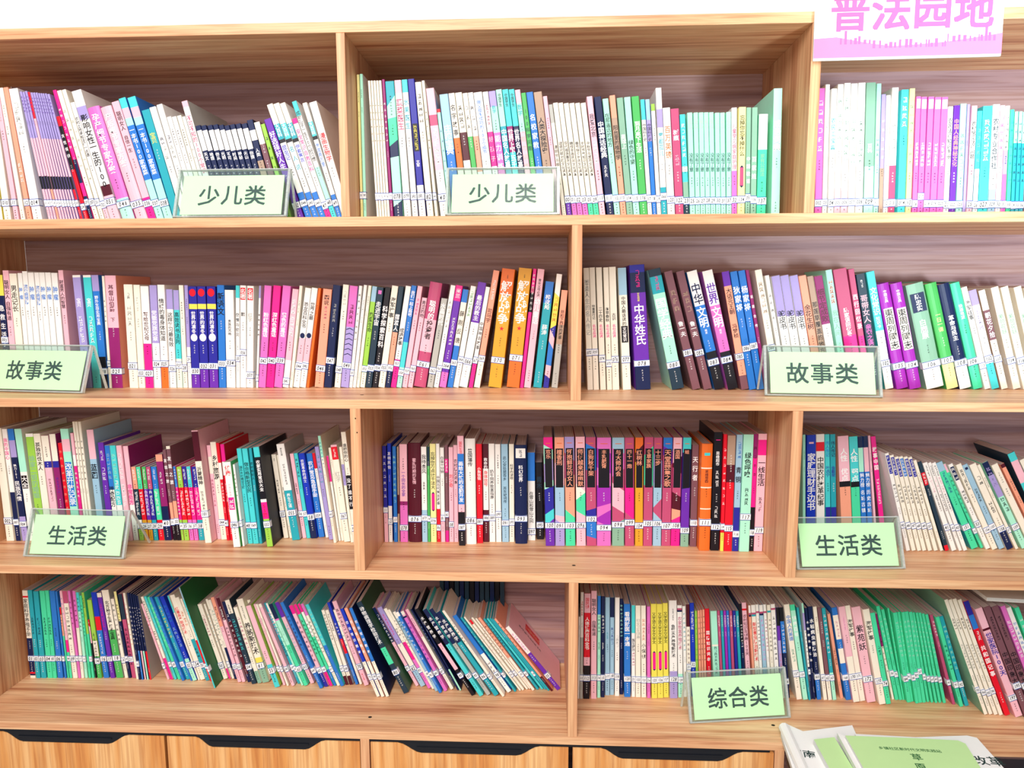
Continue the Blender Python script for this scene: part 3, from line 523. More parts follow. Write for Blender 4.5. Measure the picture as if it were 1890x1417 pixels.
3a|-1074.0 152 -568.5 -2.2 5.4 283 151|C|#7@14-50k|-|80|-
3a|-1067.2 152 -568.5 -2.3 5.4 283 151|C|#7@14-50k|-|80|-
3a|-1060.7 153 -568.5 -2.3 6.2 283 150|C|#7@14-50k|-|80|-
3a|-1043.1 153 -568.5 -2.3 16.0 264 150|p26S|蓝图@30-44k!|-|80|-
3a|-1020.0 154 -568.5 -2.4 13.3 234 149|V|#3@8-18w;#3@25-38w|-|80|-
3a|-1005.4 155 -568.5 -2.5 11.4 227 148|U46W|#6@8-35S;神奇配方@42-64k!|-|80|-
3a|-992.9 155 -568.5 -2.5 13.3 227 148|A62W|#6@8-35M;#5@36-62w!|-|80|-
3a|-978.5 156 -568.5 -2.5 12.5 227 147|p|#6@8-35w;#5@40-64w!|-|80|-
3a|-964.5 160 -568.5 -2.6 11.7 225 143|p62W|非常处方@40-62P!|-|76|Q
3a|-951.1 161 -568.5 -2.8 10.7 176 123|s30n72W80l|#4@3-18w;#7@32-66w!|5|76|-
3a|-939.1 161 -568.5 -2.9 10.2 176 123|E30R72Z|#4@3-18w;#7@32-66w!|26|76|-
3a|-927.8 162 -568.5 -2.5 9.6 176 123|g30V72Z|#4@3-18w;#7@32-66w!|27|76|-
3a|-916.7 162 -568.5 -2.7 10.2 176 123|q30I72T|#4@3-18w;#7@32-66w!|28|76|-
3a|-904.9 163 -568.5 -2.9 12.6 176 123|U30E72R|#4@3-18w;#7@32-66w!|29|76|-
3a|-891.0 163 -568.5 -2.8 15.9 205 140|s8Q60N|#4@20-34w|40|76|-
3a|-871.4 164 -568.5 -3.3 7.8 216 139|b58s78k|发现之旅@8-38w!|31|76|-
3a|-862.6 164 -568.5 -3.2 9.3 225 139|C3b58s78k|发现之旅@9-42w!|32|76|b
3a|-852.1 165 -568.5 -3.3 5.9 177 124|U28P72l|#4@3-18w;#7@32-66w!|34|76|-
3a|-845.0 165 -568.5 -3.0 11.3 176 124|l28R72l|#4@3-18w;#7@32-66w!|35|76|-
3a|-832.7 166 -568.5 -3.0 9.5 177 124|I28R72h|#4@3-18w;#7@32-66w!|36|76|-
3a|-821.9 166 -568.5 -3.1 9.6 177 124|A28P72h|#4@3-18w;#7@32-66w!|37|76|-
3a|-811.1 167 -568.5 -2.9 13.3 176 123|I28P72T|#4@3-18w;#7@32-66w!|38|76|-
3a|-787.9 149 -568.5 -3.8 15.3 265 154|p1D27C|沂蒙精神@32-48k!;#6@53-70k|101|71|p
3a|-771.5 176 -568.5 -3.5 8.8 225 127|p12C30p|#8@35-65q|-|76|-
3a|-761.4 174 -568.5 -3.5 13.6 233 129|C|乡村旅游@13-38k!|044|79|-
3a|-745.8 169 -568.5 -3.4 7.3 232 134|R20W37R|#6@40-60w|45|79|-
3a|-737.5 170 -568.5 -3.2 9.2 229 133|P18W32R|#6@40-60p|-|76|-
3a|-710.2 125 -568.5 -3.8 16.2 198 139|W|健康@4-16R!;#5@25-40p;#2@42-55w+P|046|70|g
3a|-692.2 132 -568.5 -4.0 4.7 191 134|W|#6@10-40k|07|68|-
3a|-686.1 149 -568.5 -4.2 10.6 224 154|A|国外农村建设文摘@18-42k|48|77|-
3a|-674.2 149 -568.5 -4.1 12.6 224 154|A|做合格新型农民@14-46k|049|77|-
3a|-660.6 150 -568.5 -3.6 7.0 225 153|T|农村经纪人@14-33k|-|77|-
3a|-634.8 131 -568.5 -5.4 13.7 232 163|A10k52W55P72l|农家实用常识大全@13-44w!;55篇@57-70R|032|74|k
3a|-617.5 189 -568.5 -6.1 11.0 202 114|C|#2@4-8n;#6@30-46k|55|67|-
3a|-604.1 190 -568.5 -6.5 7.0 201 113|C|#6@38-50k|-|77|-
3a|-592.8 176 -568.5 -7.0 18.4 230 127|W48T|养生之道@4-12k;#8@20-42k;养生之道@51-66w|055|68|G
3a|-573.3 191 -568.5 -6.4 9.1 204 112|p|#5@34-48k|56|67|-
3a|-563.2 191 -568.5 -6.4 8.7 205 112|A|#6@6-28n|57|67|-
3a|-552.8 190 -568.5 -6.3 14.2 205 113|B75N|农家革命的战士@7-34w|58|71|-
3a|-537.2 199 -568.5 -6.4 13.7 203 104|U|农村常见急症手册@9-52w!|059|70|-
3a|-519.8 197 -568.5 -7.1 7.0 205 106|R18W|~|-|77|-
3a|-507.4 183 -568.5 -6.8 9.6 223 120|v|#6@8-40T|-|77|-
3a|-490.2 162 -568.5 -6.4 6.5 253 141|M20C|#8@5-30T|60|70|-
3a|-482.5 176 -568.5 -6.4 4.9 203 127|P30W|~|-|77|-
3a|-476.5 177 -568.5 -6.0 6.0 222 126|C|~|-|77|-
3a|-467.9 170 -568.5 -6.1 14.5 230 133|p2R15C|#3@4-13w;红字@27-38G|067|70|-
3a|-451.5 167 -568.5 -5.1 6.5 226 136|C18v40C|~|-|77|-
3a|-439.8 150 -568.5 -4.7 10.9 264 153|C38k68C|谁把你的心@10-26k!;没了谁不行@40-66w|028|82|-
3b|-373.8 173 -568.5 0.0 9.0 227 130|I63p|#7@8-55w|011|63|-
3b|-363.8 174 -568.5 0.3 8.7 233 129|B63W|发明民俗@8-26w|012|76|-
3b|-351.9 175 -568.5 0.2 8.4 226 128|U|#9@8-60M|13|73|-
3b|-342.5 175 -568.5 0.6 3.8 225 128|t50D70t|~|-|78|-
3b|-336.8 175 -568.3 0.5 17.5 231 128|p58Q62h|一个田长的全家@27-53V;~|078|82|-
3b|-316.6 176 -568.4 0.3 28.8 234 127|D|霍乱时期的爱情@15-41p|076|73|-
3b|-286.1 177 -568.4 0.2 12.4 225 126|W66S|我待亲风@8-28k;#3@36-45k|077|71|-
3b|-272.7 178 -568.5 0.3 5.3 225 125|n20g|~w|078|72|-
3b|-266.0 178 -568.5 0.2 13.1 232 125|F|忘掉你万点计千法大@8-46k;=@49-68P|079|75|-
3b|-251.6 179 -568.5 0.1 8.1 232 124|W66R|中国古代寓言故事@32-62k|080|82|-
3b|-242.1 179 -568.5 0.0 9.2 223 124|W72p|白金十分钟@9-27k|081|71|-
3b|-231.7 179 -568.5 0.1 7.4 229 124|b14P28b88P|#4@15-27w|082|68|-
3b|-223.2 180 -568.5 0.2 10.3 224 123|p|刘少奇@28-42R|08|78|-
3b|-211.8 180 -568.5 0.1 9.4 229 123|p|农村防灾读本@14-40k|-|78|-
3b|-198.0 157 -568.5 -0.3 14.3 255 146|p16U62p69k|国民生活@5-16R;画给大忙的全脑开发@23-60w!|087|80|b
3b|-182.7 167 -568.5 -0.2 23.3 247 136|W|曾国藩传@9-26k|086|74|-
3b|-158.0 175 -568.5 -0.3 13.3 233 128|R|小狗钱钱@23-36w|087|75|-
3b|-143.6 183 -568.5 -0.2 12.4 232 120|D25W67D|救命的@14-25w;身体信号@27-43R|088|72|-
3b|-129.7 184 -568.5 -0.3 13.2 232 119|W|奶牛饲养致富指南@26-56k|089|72|-
3b|-114.8 184 -568.5 -0.4 12.3 231 119|W|~;#3@18-24k|090|68|-
3b|-100.6 185 -568.5 -0.5 15.4 231 118|S|此心安处是吾乡@12-37n;苏东坡词传@43-60n|091|77|-
3b|-83.8 186 -568.5 -0.2 11.4 231 117|C|科学的诗眼@20-36k|092|76|-
3b|-69.9 175 -568.5 -0.4 27.4 231 128|N|#2@4-12N+W;科幻世界@20-37w!|093|71|-
3b|-41.1 198 -568.5 -0.5 17.2 209 105|U32W|在雪山和雪山之间@44-80k|097|86|-
3b|-20.3 206 -568.5 -1.3 15.5 184 97|k|青木@18-34n|095|77|-
3b|0.3 163 -568.5 -1.5 20.5 252 140|P9M22v40M46I68A78V/|=@4-7O;欢乐      @11-45s+k|100|78|-
3b|22.2 164 -568.5 -0.8 21.3 252 139|s20p44S72p78v/|=@4-7O;檀香刑    @11-45s+k|091|78|-
3b|45.9 165 -568.5 -1.1 21.6 253 138|v18q36s70E/|=@4-7O;怀抱鲜花的女人@11-45s+k|103|78|-
3b|70.5 166 -568.5 -1.1 20.9 253 137|p46C54E70p/|=@4-7O;师傅越来越幽默@11-45s+k|096|78|-
3b|93.4 167 -568.5 -1.1 22.3 252 136|q8U30q50q66I74U92q/|=@4-7O;白狗秋千架  @11-45s+k|102|72|-
3b|116.8 168 -568.5 -0.7 31.5 251 135|h12X30h44X62h70X80h/|=@4-7O;丰乳肥臀    @11-45s+k|094|80|-
3b|151.4 169 -568.5 -0.8 27.0 251 134|S12h32q45p66q78e/|=@4-7O;与大师约会  @11-45s+k|098|77|-
3b|180.6 170 -568.5 -1.1 20.7 251 133|q45P72q/|=@4-7O;四十一炮    @11-45s+k|099|75|-
3b|203.5 171 -568.5 -0.9 17.5 251 132|O10D24Z/|=@4-7O;红树林    @11-45s+k|104|78|-
3b|222.0 172 -568.5 -0.4 19.8 252 131|q12E44q/|=@4-7O;食草家族    @11-45s+k|105|76|-
3b|243.9 173 -568.5 -0.6 18.5 251 130|q18v42S60q72S/|=@4-7O;十三步    @11-45s+k|106|76|-
3b|263.4 174 -568.5 -0.2 20.3 251 129|U10V20q/|=@4-7O;天堂蒜薹之歌@11-45s+k|107|78|-
3b|284.8 175 -568.5 0.0 19.5 251 128|p20D30q52D66s74P/|=@4-7O;酒国      @11-45s+k|108|78|-
3b|305.6 171 -568.5 -0.0 18.1 252 132|A12N46V84e/|=@4-7O;蛙        @11-45s+k|109|82|-
3b|327.2 172 -568.5 -0.2 14.5 235 131|b|天行者@10-36w|110|73|-
3b|342.7 148 -568.5 -0.1 23.6 243 155|O22C23O40C41O60C61O|=@7-12A;思维导图@24-36D|111|70|-
3b|368.5 149 -568.5 -0.1 18.4 269 154|k|=@5-8P;思维超市@16-28w;#4@32-46w;#3@62-72w|112|77|-
3b|388.7 146 -568.5 -0.1 7.6 265 157|R84y|#8@10-62w|114|76|-
3b|397.3 147 -568.5 -0.0 17.4 262 156|t25D40R|~|115|77|-
3b|415.9 147 -568.5 0.2 13.1 264 156|S62I|#4@6-20U;青铜@26-42k!|116|82|-
3b|430.6 145 -568.5 0.1 21.6 265 158|M|绿色呼唤@15-36k!;#4@45-60k|117|67|-
3b|453.3 149 -568.5 0.0 9.8 265 154|Q20P62k|#4@8-38D|118|81|-
3b|464.1 149 -568.5 0.0 18.3 266 154|p5P18p|一线生活@22-44k!;#4@53-66k|119|79|-
3c|585.1 188 -568.5 -2.8 6.2 257 115|M|~|-|76|-
3c|593.6 189 -568.5 -2.6 19.7 256 114|B|=@5-9p;家庭理财手边书@16-68w!|-|76|-
3c|616.6 190 -568.5 -3.1 18.2 258 113|W7R15W85G|中国农村改革纪事@20-64k!|-|76|-
3c|638.5 191 -568.5 -3.7 10.5 258 112|A65I|伟人传记@6-20U;叶选宁@28-38I|-|76|-
3c|650.6 191 -568.5 -3.8 11.6 258 112|T65I|伟人传记@6-20N;金戴荣@28-38I|-|76|-
3c|674.9 192 -568.5 -5.5 23.7 254 111|p41k46s|人性@11-23w!;优点@29-41w!|-|76|-
3c|700.4 193 -568.5 -5.5 18.5 253 110|A41k46E|人性@11-23w!;弱点@29-41w!|-|76|-
3c|721.0 194 -568.5 -5.8 10.7 253 109|N10M32U|魅力榜@33-46w;名城古镇@48-70w|-|76|-
3c|735.5 195 -568.5 -6.4 10.4 254 108|N10p32U|魅力榜@33-46w;历史古城@48-70w|-|76|-
3c|750.1 195 -568.5 -7.1 4.8 256 108|p|~|-|76|-
3c|764.6 196 -568.5 -9.0 10.7 255 107|P|故事中国@9-31w!;#9@38-62w|-|76|b
3c|803.0 163 -568.5 -15.3 8.2 229 140|W|#5@3-20w+I;#5@30-50k|145|70|-
3c|815.4 164 -568.5 -16.0 8.8 225 139|C|#5@3-20w+I;#5@30-50k|146|70|-
3c|827.7 164 -568.5 -16.6 8.2 222 139|C|#5@3-20w+I;#5@30-50k|147|70|-
3c|839.1 165 -568.5 -17.0 8.3 223 138|C|#5@3-20w+U;#5@30-50k|148|70|-
3c|851.4 165 -568.5 -17.6 8.5 223 138|C|#5@3-20w+I;#5@30-50k|149|70|-
3c|864.7 166 -568.5 -18.4 8.3 223 137|C|#5@3-20w+I;#5@30-50k|150|70|-
3c|878.2 166 -568.5 -19.4 6.6 217 137|C|~|-|70|-
3c|889.4 167 -568.5 -20.1 8.4 214 136|n12R26n94R|#4@13-25w|-|70|-
3c|903.6 167 -568.5 -21.2 10.5 213 136|W|#6@3-15k;#6@16-34p;#9@35-55k|141|70|-
3c|919.7 168 -568.5 -22.1 6.8 215 135|W|#6@3-15k;#6@16-34p;#9@35-55k|142|70|-
3c|930.1 169 -568.5 -22.6 8.4 215 134|W|#6@3-15k;#6@16-34p;#9@35-55k|143|70|-
3c|953.6 180 -568.5 -25.3 15.1 216 123|S10E|#7@10-35I|151|72|T
3c|977.7 187 -568.5 -26.7 6.1 215 116|p10E|#9@12-60n|152|76|-
3c|985.6 181 -568.5 -26.6 10.0 215 122|W|#3@4-18w+N;#4@30-46k|153|67|-
3c|997.8 178 -568.5 -25.9 11.7 214 125|C|#6@6-30k|154|74|-
3c|1014.9 182 -568.5 -26.5 12.0 213 121|S|=@2-7N;#5@28-44k|155|70|-
3c|1030.1 179 -568.5 -26.6 14.5 215 124|C78N|#2@14-24k;#3@44-58k|158|73|-
3c|1051.8 184 -568.5 -27.2 6.6 215 119|C|~|157|74|-
3c|1068.3 188 -568.5 -27.7 13.2 220 115|N15v40M|#4@5-28v;#3@40-58k|159|72|-
3c|1086.4 185 -568.5 -28.1 14.0 216 118|C|~|-|70|-
3c|1109.0 186 -568.5 -28.5 8.9 219 117|D4s|~|-|70|-
3c|1123.4 177 -568.5 -27.1 15.9 245 126|A8p30A|纵横@32-50k|-|70|n
3c|1147.0 178 -568.5 -27.8 14.2 231 125|C|#4@20-50k|-|70|-
4a|-1259.7 176 -927.7 -0.2 13.0 224 127|C6R8C54N93R95N97C|家庭科学养殖手册@9-52k|01|74|-
4a|-1244.7 176 -927.7 -0.5 10.5 225 127|T|#6@30-50n|02|74|-
4a|-1232.7 177 -927.7 -0.4 12.8 222 126|T|#6@30-50n|03|74|-
4a|-1217.4 178 -927.7 -0.4 12.8 223 125|E|#6@30-50n|04|74|-
4a|-1203.6 178 -927.7 -0.4 9.2 224 125|E|#6@30-50n|05|74|-
4a|-1192.2 179 -927.7 -0.7 13.2 223 124|U|#6@42-52n|06|74|-
4a|-1175.1 179 -927.7 -1.4 4.7 222 124|U|#5@20-50T|07|74|-
4a|-1168.3 180 -927.7 -1.8 3.8 181 123|R10s40E|#5@8-28k|-|74|-
4a|-1162.7 180 -927.7 -2.0 6.3 223 123|p56P70E|#6@6-40v|08|74|-
4a|-1154.5 180 -927.7 -2.3 11.5 223 123|q14C|#8@18-56k|09|74|-
4a|-1141.5 181 -927.7 -2.4 5.8 223 122|h|#5@10-40D|10|74|-
4a|-1134.5 181 -927.7 -1.2 7.1 223 122|h42C|#5@8-36D|11|74|-
4a|-1125.6 182 -927.7 -1.4 6.6 219 121|A22M|#9@5-46n|12|74|-
4a|-1115.9 182 -927.7 -2.0 5.4 211 121|E|#9@10-50n|-|74|-
4a|-1108.1 182 -927.7 -2.4 5.8 219 121|l48E|#5@6-18n|13|74|-
4a|-1099.8 183 -927.7 -2.9 3.2 150 105|R12p40k|#2@2-14w|-|74|-
4a|-1094.6 183 -927.7 -3.2 10.9 200 120|l52C72g|#9@42-75n|14|74|-
4a|-1079.6 184 -927.7 -4.1 13.3 219 119|B28R44U|#8@48-72w|16|74|-
4a|-1062.3 184 -927.7 -4.9 10.9 218 119|C5V50V|#9@12-40P|17|74|-
4a|-1048.2 185 -927.7 -5.4 17.3 225 118|C45g|北方种子生产技术宝典@12-56k!|18|74|G
4a|-1027.6 186 -927.7 -6.0 7.9 203 117|C|#9@5-60k|19|74|-
4a|-1018.3 186 -927.7 -5.6 6.3 222 117|F34N|#6@14-34k|20|74|-
4a|-1010.1 187 -927.7 -5.6 10.1 215 116|n30q|#9@40-85k|21|74|-
4a|-996.5 182 -927.7 -4.8 5.9 220 121|C|#9@10-62s|-|74|-
4a|-989.5 180 -927.7 -3.7 5.9 221 123|N|#9@14-60w|22|78|-
4a|-981.7 180 -927.7 -3.9 4.2 220 123|N66U|#9@14-60w|-|78|-
4a|-975.1 181 -927.7 -4.3 3.7 218 122|N66p|#9@14-50w|-|78|-
4a|-969.0 181 -927.7 -4.7 4.0 217 122|N66M|#9@14-40w|-|78|-
4a|-962.4 181 -927.7 -5.1 4.3 215 122|N66R|#9@14-50w|-|78|G
4a|-919.3 183 -927.7 -15.6 5.0 199 120|p|#5@15-40R|28|78|-
4a|-911.5 183 -927.7 -16.1 6.3 218 120|C74P|#9@5-30k;#4@40-52k|-|78|-
4a|-902.3 184 -927.7 -16.5 5.7 219 119|A|#9@5-60M|29|78|-
4a|-893.1 184 -927.7 -17.0 7.6 218 119|E|#9@5-55M|30|78|-
4a|-880.9 179 -927.7 -17.8 6.6 221 124|U|#9@10-50A|-|78|-
4a|-872.6 185 -927.7 -17.9 9.3 219 118|T|#9@10-50y|31|78|-
4a|-859.5 180 -927.7 -18.5 3.8 223 123|U|#5@10-40S|-|78|-
4a|-854.3 180 -927.7 -18.2 10.4 223 123|B74M|#5@10-30U;#5@36-60S|32|78|-
4a|-842.4 183 -927.7 -16.6 3.5 223 120|A20C|#5@30-50k|33|78|-
4a|-837.8 185 -927.7 -16.5 11.7 223 118|C|红薯高产栽培技术@14-46R|34|78|-
4a|-822.7 182 -927.7 -16.9 9.0 219 121|C50T|#5@16-34O;#3@60-72k|35|78|-
4a|-811.1 180 -927.7 -16.7 5.2 217 123|C50R|~|36|78|-
4a|-787.5 151 -927.7 -16.0 3.1 259 152|S12A|#9@18-55w|40|78|j
4a|-783.2 191 -927.7 -16.1 10.3 197 112|C|#7@14-42q|50|78|-
4a|-770.7 193 -927.7 -15.5 4.4 197 110|C86P|#9@12-52T|-|78|-
4a|-763.5 194 -927.7 -15.3 5.6 209 109|C|#8@10-60n|51|78|-
4a|-756.5 192 -927.7 -15.3 6.8 208 111|C60N|#9@12-46e|-|78|-
4a|-742.2 179 -927.7 -14.8 8.4 220 124|s34p|#7@10-28k|52|78|-
4a|-732.4 180 -927.7 -14.1 8.1 218 123|D26p|#7@10-28w;#9@34-70k|53|78|-
4a|-718.5 180 -927.7 -14.7 8.0 209 123|N24D90N|#9@14-70w|-|76|-
4a|-705.0 172 -927.7 -14.9 11.3 217 131|C16n|#5@5-18k;#7@22-60A|54|76|-
4a|-692.3 176 -927.7 -14.9 9.6 197 127|C84e|#9@12-60q|-|76|-
4a|-681.3 179 -927.7 -14.7 16.3 216 124|C70y76e|#8@8-24k;养鹅新技术@28-66k!|81|76|-
4a|-663.4 192 -927.7 -14.5 7.7 209 111|C8b48C92p|#4@62-88k|-|76|-
4a|-644.2 160 -927.7 -16.8 12.6 211 143|p72A|#6@78-94n|55|76|l
4a|-627.5 170 -927.7 -17.4 5.7 212 133|p|~|56|76|-
4a|-617.8 168 -927.7 -18.1 4.6 214 135|C|~|57|76|-
4a|-606.3 168 -927.7 -19.5 7.6 216 135|C4p60p|#9@80-96k|58|76|-
4a|-594.8 178 -927.7 -20.1 6.8 215 125|T|#9@10-40p;#8@46-66k|59|76|-
4a|-583.2 171 -927.7 -20.9 4.5 219 132|W24M|#9@10-60n|60|76|-
4a|-576.5 170 -927.7 -21.1 9.5 217 133|N18h20M50E|#5@28-46M|62|76|-
4a|-564.4 180 -927.7 -21.3 9.7 217 123|V18p|#8@26-60S|63|76|-
4a|-535.4 160 -927.7 -22.4 8.3 229 143|U|#9@14-56N|64|76|-
4a|-525.4 167 -927.7 -21.5 8.9 216 136|P10p80I|#9@18-70k|65|76|-
4a|-514.5 171 -927.7 -21.6 7.5 218 132|P12E80P|#9@18-62k|66|76|-
4a|-505.0 173 -927.7 -21.7 6.2 219 130|P10W40E80U|#9@18-60k|-|76|-
4a|-496.9 173 -927.7 -21.8 6.7 219 130|h14C|#9@20-60k|67|76|-
4a|-488.3 172 -927.7 -21.2 8.3 217 131|A50U|#9@4-50M|-|76|-
4a|-478.4 178 -927.7 -15.7 7.6 194 125|C88D|#9@5-40k|67|74|-
4a|-468.5 179 -927.7 -16.0 8.2 194 124|C88D|#9@5-28k|68|74|-
4a|-454.7 181 -927.7 -17.1 6.8 214 122|B44R62U|#4@24-40w|-|74|-
4a|-445.2 182 -927.7 -17.5 6.1 195 121|C|#6@12-50T|-|74|-
4a|-432.5 177 -927.7 -18.9 11.1 221 126|p|#9@8-48k;#4@86-94R|70|74|-
4a|-415.6 179 -927.7 -20.0 6.1 201 124|C|#9@36-60D|-|74|-
4a|-391.5 131 -927.7 -20.6 7.7 227 159|B60C|农业常识教本@12-52w|72|74|-
4a|-380.8 131 -927.7 -20.7 7.7 229 160|s60C|农业常识教本@12-52w|74|74|-
4a|-370.1 132 -927.7 -20.6 7.7 229 161|U60C|农业常识教本@12-52w|75|74|N
4a|-331.1 147 -927.7 -25.8 12.9 245 156|n50E68n|动物病理学检验技术@5-46w|80|74|i
4a|-308.9 180 -927.7 -27.4 7.7 218 89|N44p|#9@8-44w|81|74|-
4a|-296.5 178 -927.7 -27.4 12.1 219 91|v46C74S|#9@8-35P|82|74|-
4a|-277.7 171 -927.7 -27.6 8.1 221 98|C42P64h|#3@24-34k|83|74|-
4a|-267.6 169 -927.7 -27.6 5.4 220 100|C|#9@12-48k|-|74|-
4a|-258.4 160 -927.7 -26.7 7.4 217 109|C8S|#9@10-40k|84|74|-
4a|-248.6 153 -927.7 -26.7 6.9 220 116|W5U|#9@10-60w|85|74|-
4a|-237.9 161 -927.7 -27.2 8.1 219 108|C4p6N8h|#9@12-62V|86|74|-
4a|-223.8 169 -927.7 -28.1 7.8 222 100|p34C|~|87|74|-
4a|-207.2 167 -927.7 -28.7 4.0 226 102|N|#7@12-40S|-|74|-
4a|-201.6 166 -927.7 -27.6 3.9 226 103|N74M|~|-|74|-
4a|-171.2 145 -927.7 -32.0 9.1 245 124|k40p70k|水产营养学@8-34w|90|74|-
4a|-152.5 143 -927.7 -32.0 10.0 245 126|N40A|水产营养学@8-34w|93|74|-
4a|-135.7 148 -927.7 -32.7 9.4 246 121|N40G|水产营养学@8-34w|95|74|-
4a|-117.7 146 -927.7 -33.9 10.9 241 123|N36T|水产营养学@8-34w|96|74|-
4a|-99.6 144 -927.7 -33.8 6.2 248 125|C|#9@10-40D|97|74|-
4a|-88.2 162 -927.7 -34.5 10.0 225 107|U50W|#4@60-80k|98|74|-
4a|-72.2 166 -927.7 -35.0 4.9 220 103|T|#9@4-60M|99|74|-
4a|-60.5 171 -927.7 -36.0 3.9 222 98|C70C|#6@12-35s|-|74|-
4a|-54.1 173 -927.7 -36.1 5.4 212 96|R6C|#8@10-50p|100|74|-
4a|-44.4 177 -927.7 -36.4 4.4 218 92|C|#9@20-60k!|101|74|-
4a|-38.0 180 -927.7 -36.3 3.9 214 89|C|#8@10-50t|-|74|-
4a|-30.2 173 -927.7 -35.8 6.3 218 96|s55C|#8@10-46k|102|74|-
4a|-19.5 177 -927.7 -36.2 5.5 214 126|T|#9@4-40k|103|74|-
4a|-8.6 179 -927.7 -36.8 4.8 216 124|A|#8@4-30M|-|74|-
4a|-1.0 179 -927.7 -36.9 4.8 217 124|T|~|104|74|-
4a|6.6 174 -927.7 -37.1 4.3 218 129|T|~|-|74|-
4a|14.1 172 -927.7 -37.3 5.2 221 131|s80D|#9@4-50k|-|74|-
4a|28.2 177 -927.7 -38.7 10.0 195 126|W42V|#8@10-40h|105|74|p
4b|75.3 145 -927.7 0.1 3.4 199 139|W|~|-|77|-
4b|79.8 145 -927.7 0.0 6.9 258 158|W42G|#6@8-22R|111|77|-
4b|88.2 145 -927.7 0.0 14.2 255 158|p18R60p68k|国民健@4-14R;人体健康百科全书@22-53w!|112|77|-
4b|105.8 146 -927.7 -0.5 12.8 261 157|p|聪明女人@7-22k;自强有道@27-41k|113|77|-
4b|120.8 151 -927.7 -0.5 7.1 247 152|U18M|#5@18-36n;#4@45-52k|114|77|-
4b|129.4 153 -927.7 -0.6 8.4 245 150|N|#5@18-36w;#4@45-52w|115|77|-
4b|139.6 162 -927.7 -0.7 10.6 239 141|S|#4@35-42T|117|77|-
4b|151.4 164 -927.7 -0.7 9.0 238 139|N20S|#5@30-48I|118|77|-
4b|162.2 160 -927.7 -0.7 10.2 240 143|W|#4@38-50G|119|77|-
4b|174.4 167 -927.7 -1.0 7.6 234 136|N|#9@5-40M|-|77|-
4b|183.9 157 -927.7 -1.2 14.1 226 146|U|看病就医一本通@8-45w!|120|77|-
4b|200.9 158 -927.7 -1.1 8.1 223 145|A30W|医生提示@36-50k;#5@50-66q|121|77|-
4b|210.3 157 -927.7 -1.2 11.3 223 146|C|妇女卫生健康@14-36G|122|77|-
4b|223.5 157 -927.7 -1.4 10.8 223 146|C|#6@14-38s;小保健@40-58k|123|77|-
4b|236.4 155 -927.7 -1.3 7.5 222 148|h|~|124|77|-
4b|246.7 154 -927.7 -1.8 12.9 229 149|y|又学语又学艺又学文@9-42k;=@50-70P|125|77|-
4b|260.8 156 -927.7 -1.9 12.8 228 147|y|又学语又学艺又学文@9-42k;=@50-70P|126|77|-
4b|275.0 159 -927.7 -2.0 11.5 229 144|y|又学语又学艺又学文@9-42k;=@50-70P|127|77|-
4b|289.0 156 -927.7 -2.0 17.3 237 147|W72v|#7@8-20k;鱼鳖水产养殖新技术@24-58k!|128|77|-
4b|309.0 160 -927.7 -2.3 10.9 224 143|W3q5N7W74M|农家致富养殖技术@12-48q|129|77|-
4b|322.2 163 -927.7 -2.5 7.1 221 140|W|#9@6-50T|-|77|-
4b|330.7 163 -927.7 -2.6 8.1 226 140|D24C|#9@26-70b|131|64|-
4b|340.9 165 -927.7 -2.9 9.5 228 138|B|#6@8-28w|132|62|-
4b|351.5 166 -927.7 -2.8 5.4 209 137|l|#9@5-60g|-|77|-
4b|358.7 166 -927.7 -3.0 5.1 210 137|s|#9@5-60D|-|77|-
4b|365.4 167 -927.7 -3.2 4.2 211 136|s|#9@5-60D|-|77|-
4b|371.1 167 -927.7 -3.3 4.8 212 136|s|#9@5-60D|-|77|-
4b|377.6 167 -927.7 -3.5 9.8 214 136|R|国防知识读本@24-60w|-|77|-
4b|391.9 160 -927.7 -4.4 14.2 212 143|M38C40M|#9@40-72n|-|78|-
4b|407.2 161 -927.7 -4.4 6.1 213 142|q|#6@5-18w|-|78|-
4b|414.4 161 -927.7 -4.4 5.7 213 142|T|#6@5-18M|-|78|-
4b|421.2 161 -927.7 -4.4 5.8 213 142|X|#6@5-18w|-|78|-
4b|428.0 162 -927.7 -4.4 5.6 213 141|U|#6@5-18w|-|78|-
4b|434.8 162 -927.7 -4.4 6.2 213 141|q|#6@5-18w|-|78|-
4b|442.8 162 -927.7 -4.6 6.5 213 141|I|#6@5-18w|-|78|-
4b|450.9 163 -927.7 -4.8 6.4 212 140|T|#6@5-18w|-|78|-
4b|458.9 163 -927.7 -4.9 6.2 229 140|k40N|#8@20-46w|-|78|-
4b|468.2 164 -927.7 -5.5 10.2 232 139|p6R8p|农村知识及健康100天@12-55D|-|78|-
4b|483.1 164 -927.7 -5.6 4.9 226 139|W8q10N12s|~|-|78|-
4b|489.0 164 -927.7 -5.5 9.6 227 139|W8q10T12C|新型害虫防治新技术@18-60R!|-|78|-
4b|500.0 165 -927.7 -5.6 6.5 228 138|W7q9W|#9@14-48k|-|78|-
4b|508.0 165 -927.7 -5.7 8.4 227 138|W7q9N11S|#9@14-60h|-|78|-
4b|518.0 166 -927.7 -5.8 6.3 228 137|W7q9W80e|#9@14-50q|-|78|-
4b|525.4 166 -927.7 -5.5 7.3 227 137|C6T8C|#8@14-50k|-|78|-
4b|534.3 166 -927.7 -5.6 9.4 229 137|W4q6W80U|#9@12-60k|-|78|-
4b|547.0 167 -927.7 -6.0 6.7 221 136|k20V36v70C|#9@50-70O|-|78|-
4b|557.4 169 -927.7 -6.6 8.7 220 134|k15U50N|#7@18-50w|156|78|-
4b|579.6 163 -927.7 -9.8 12.1 232 140|C|中国人的美德@11-38U;#4@46-60e|157|69|-
4b|594.3 163 -927.7 -10.1 10.7 232 140|E6M|健康百年@11-34w|159|70|-
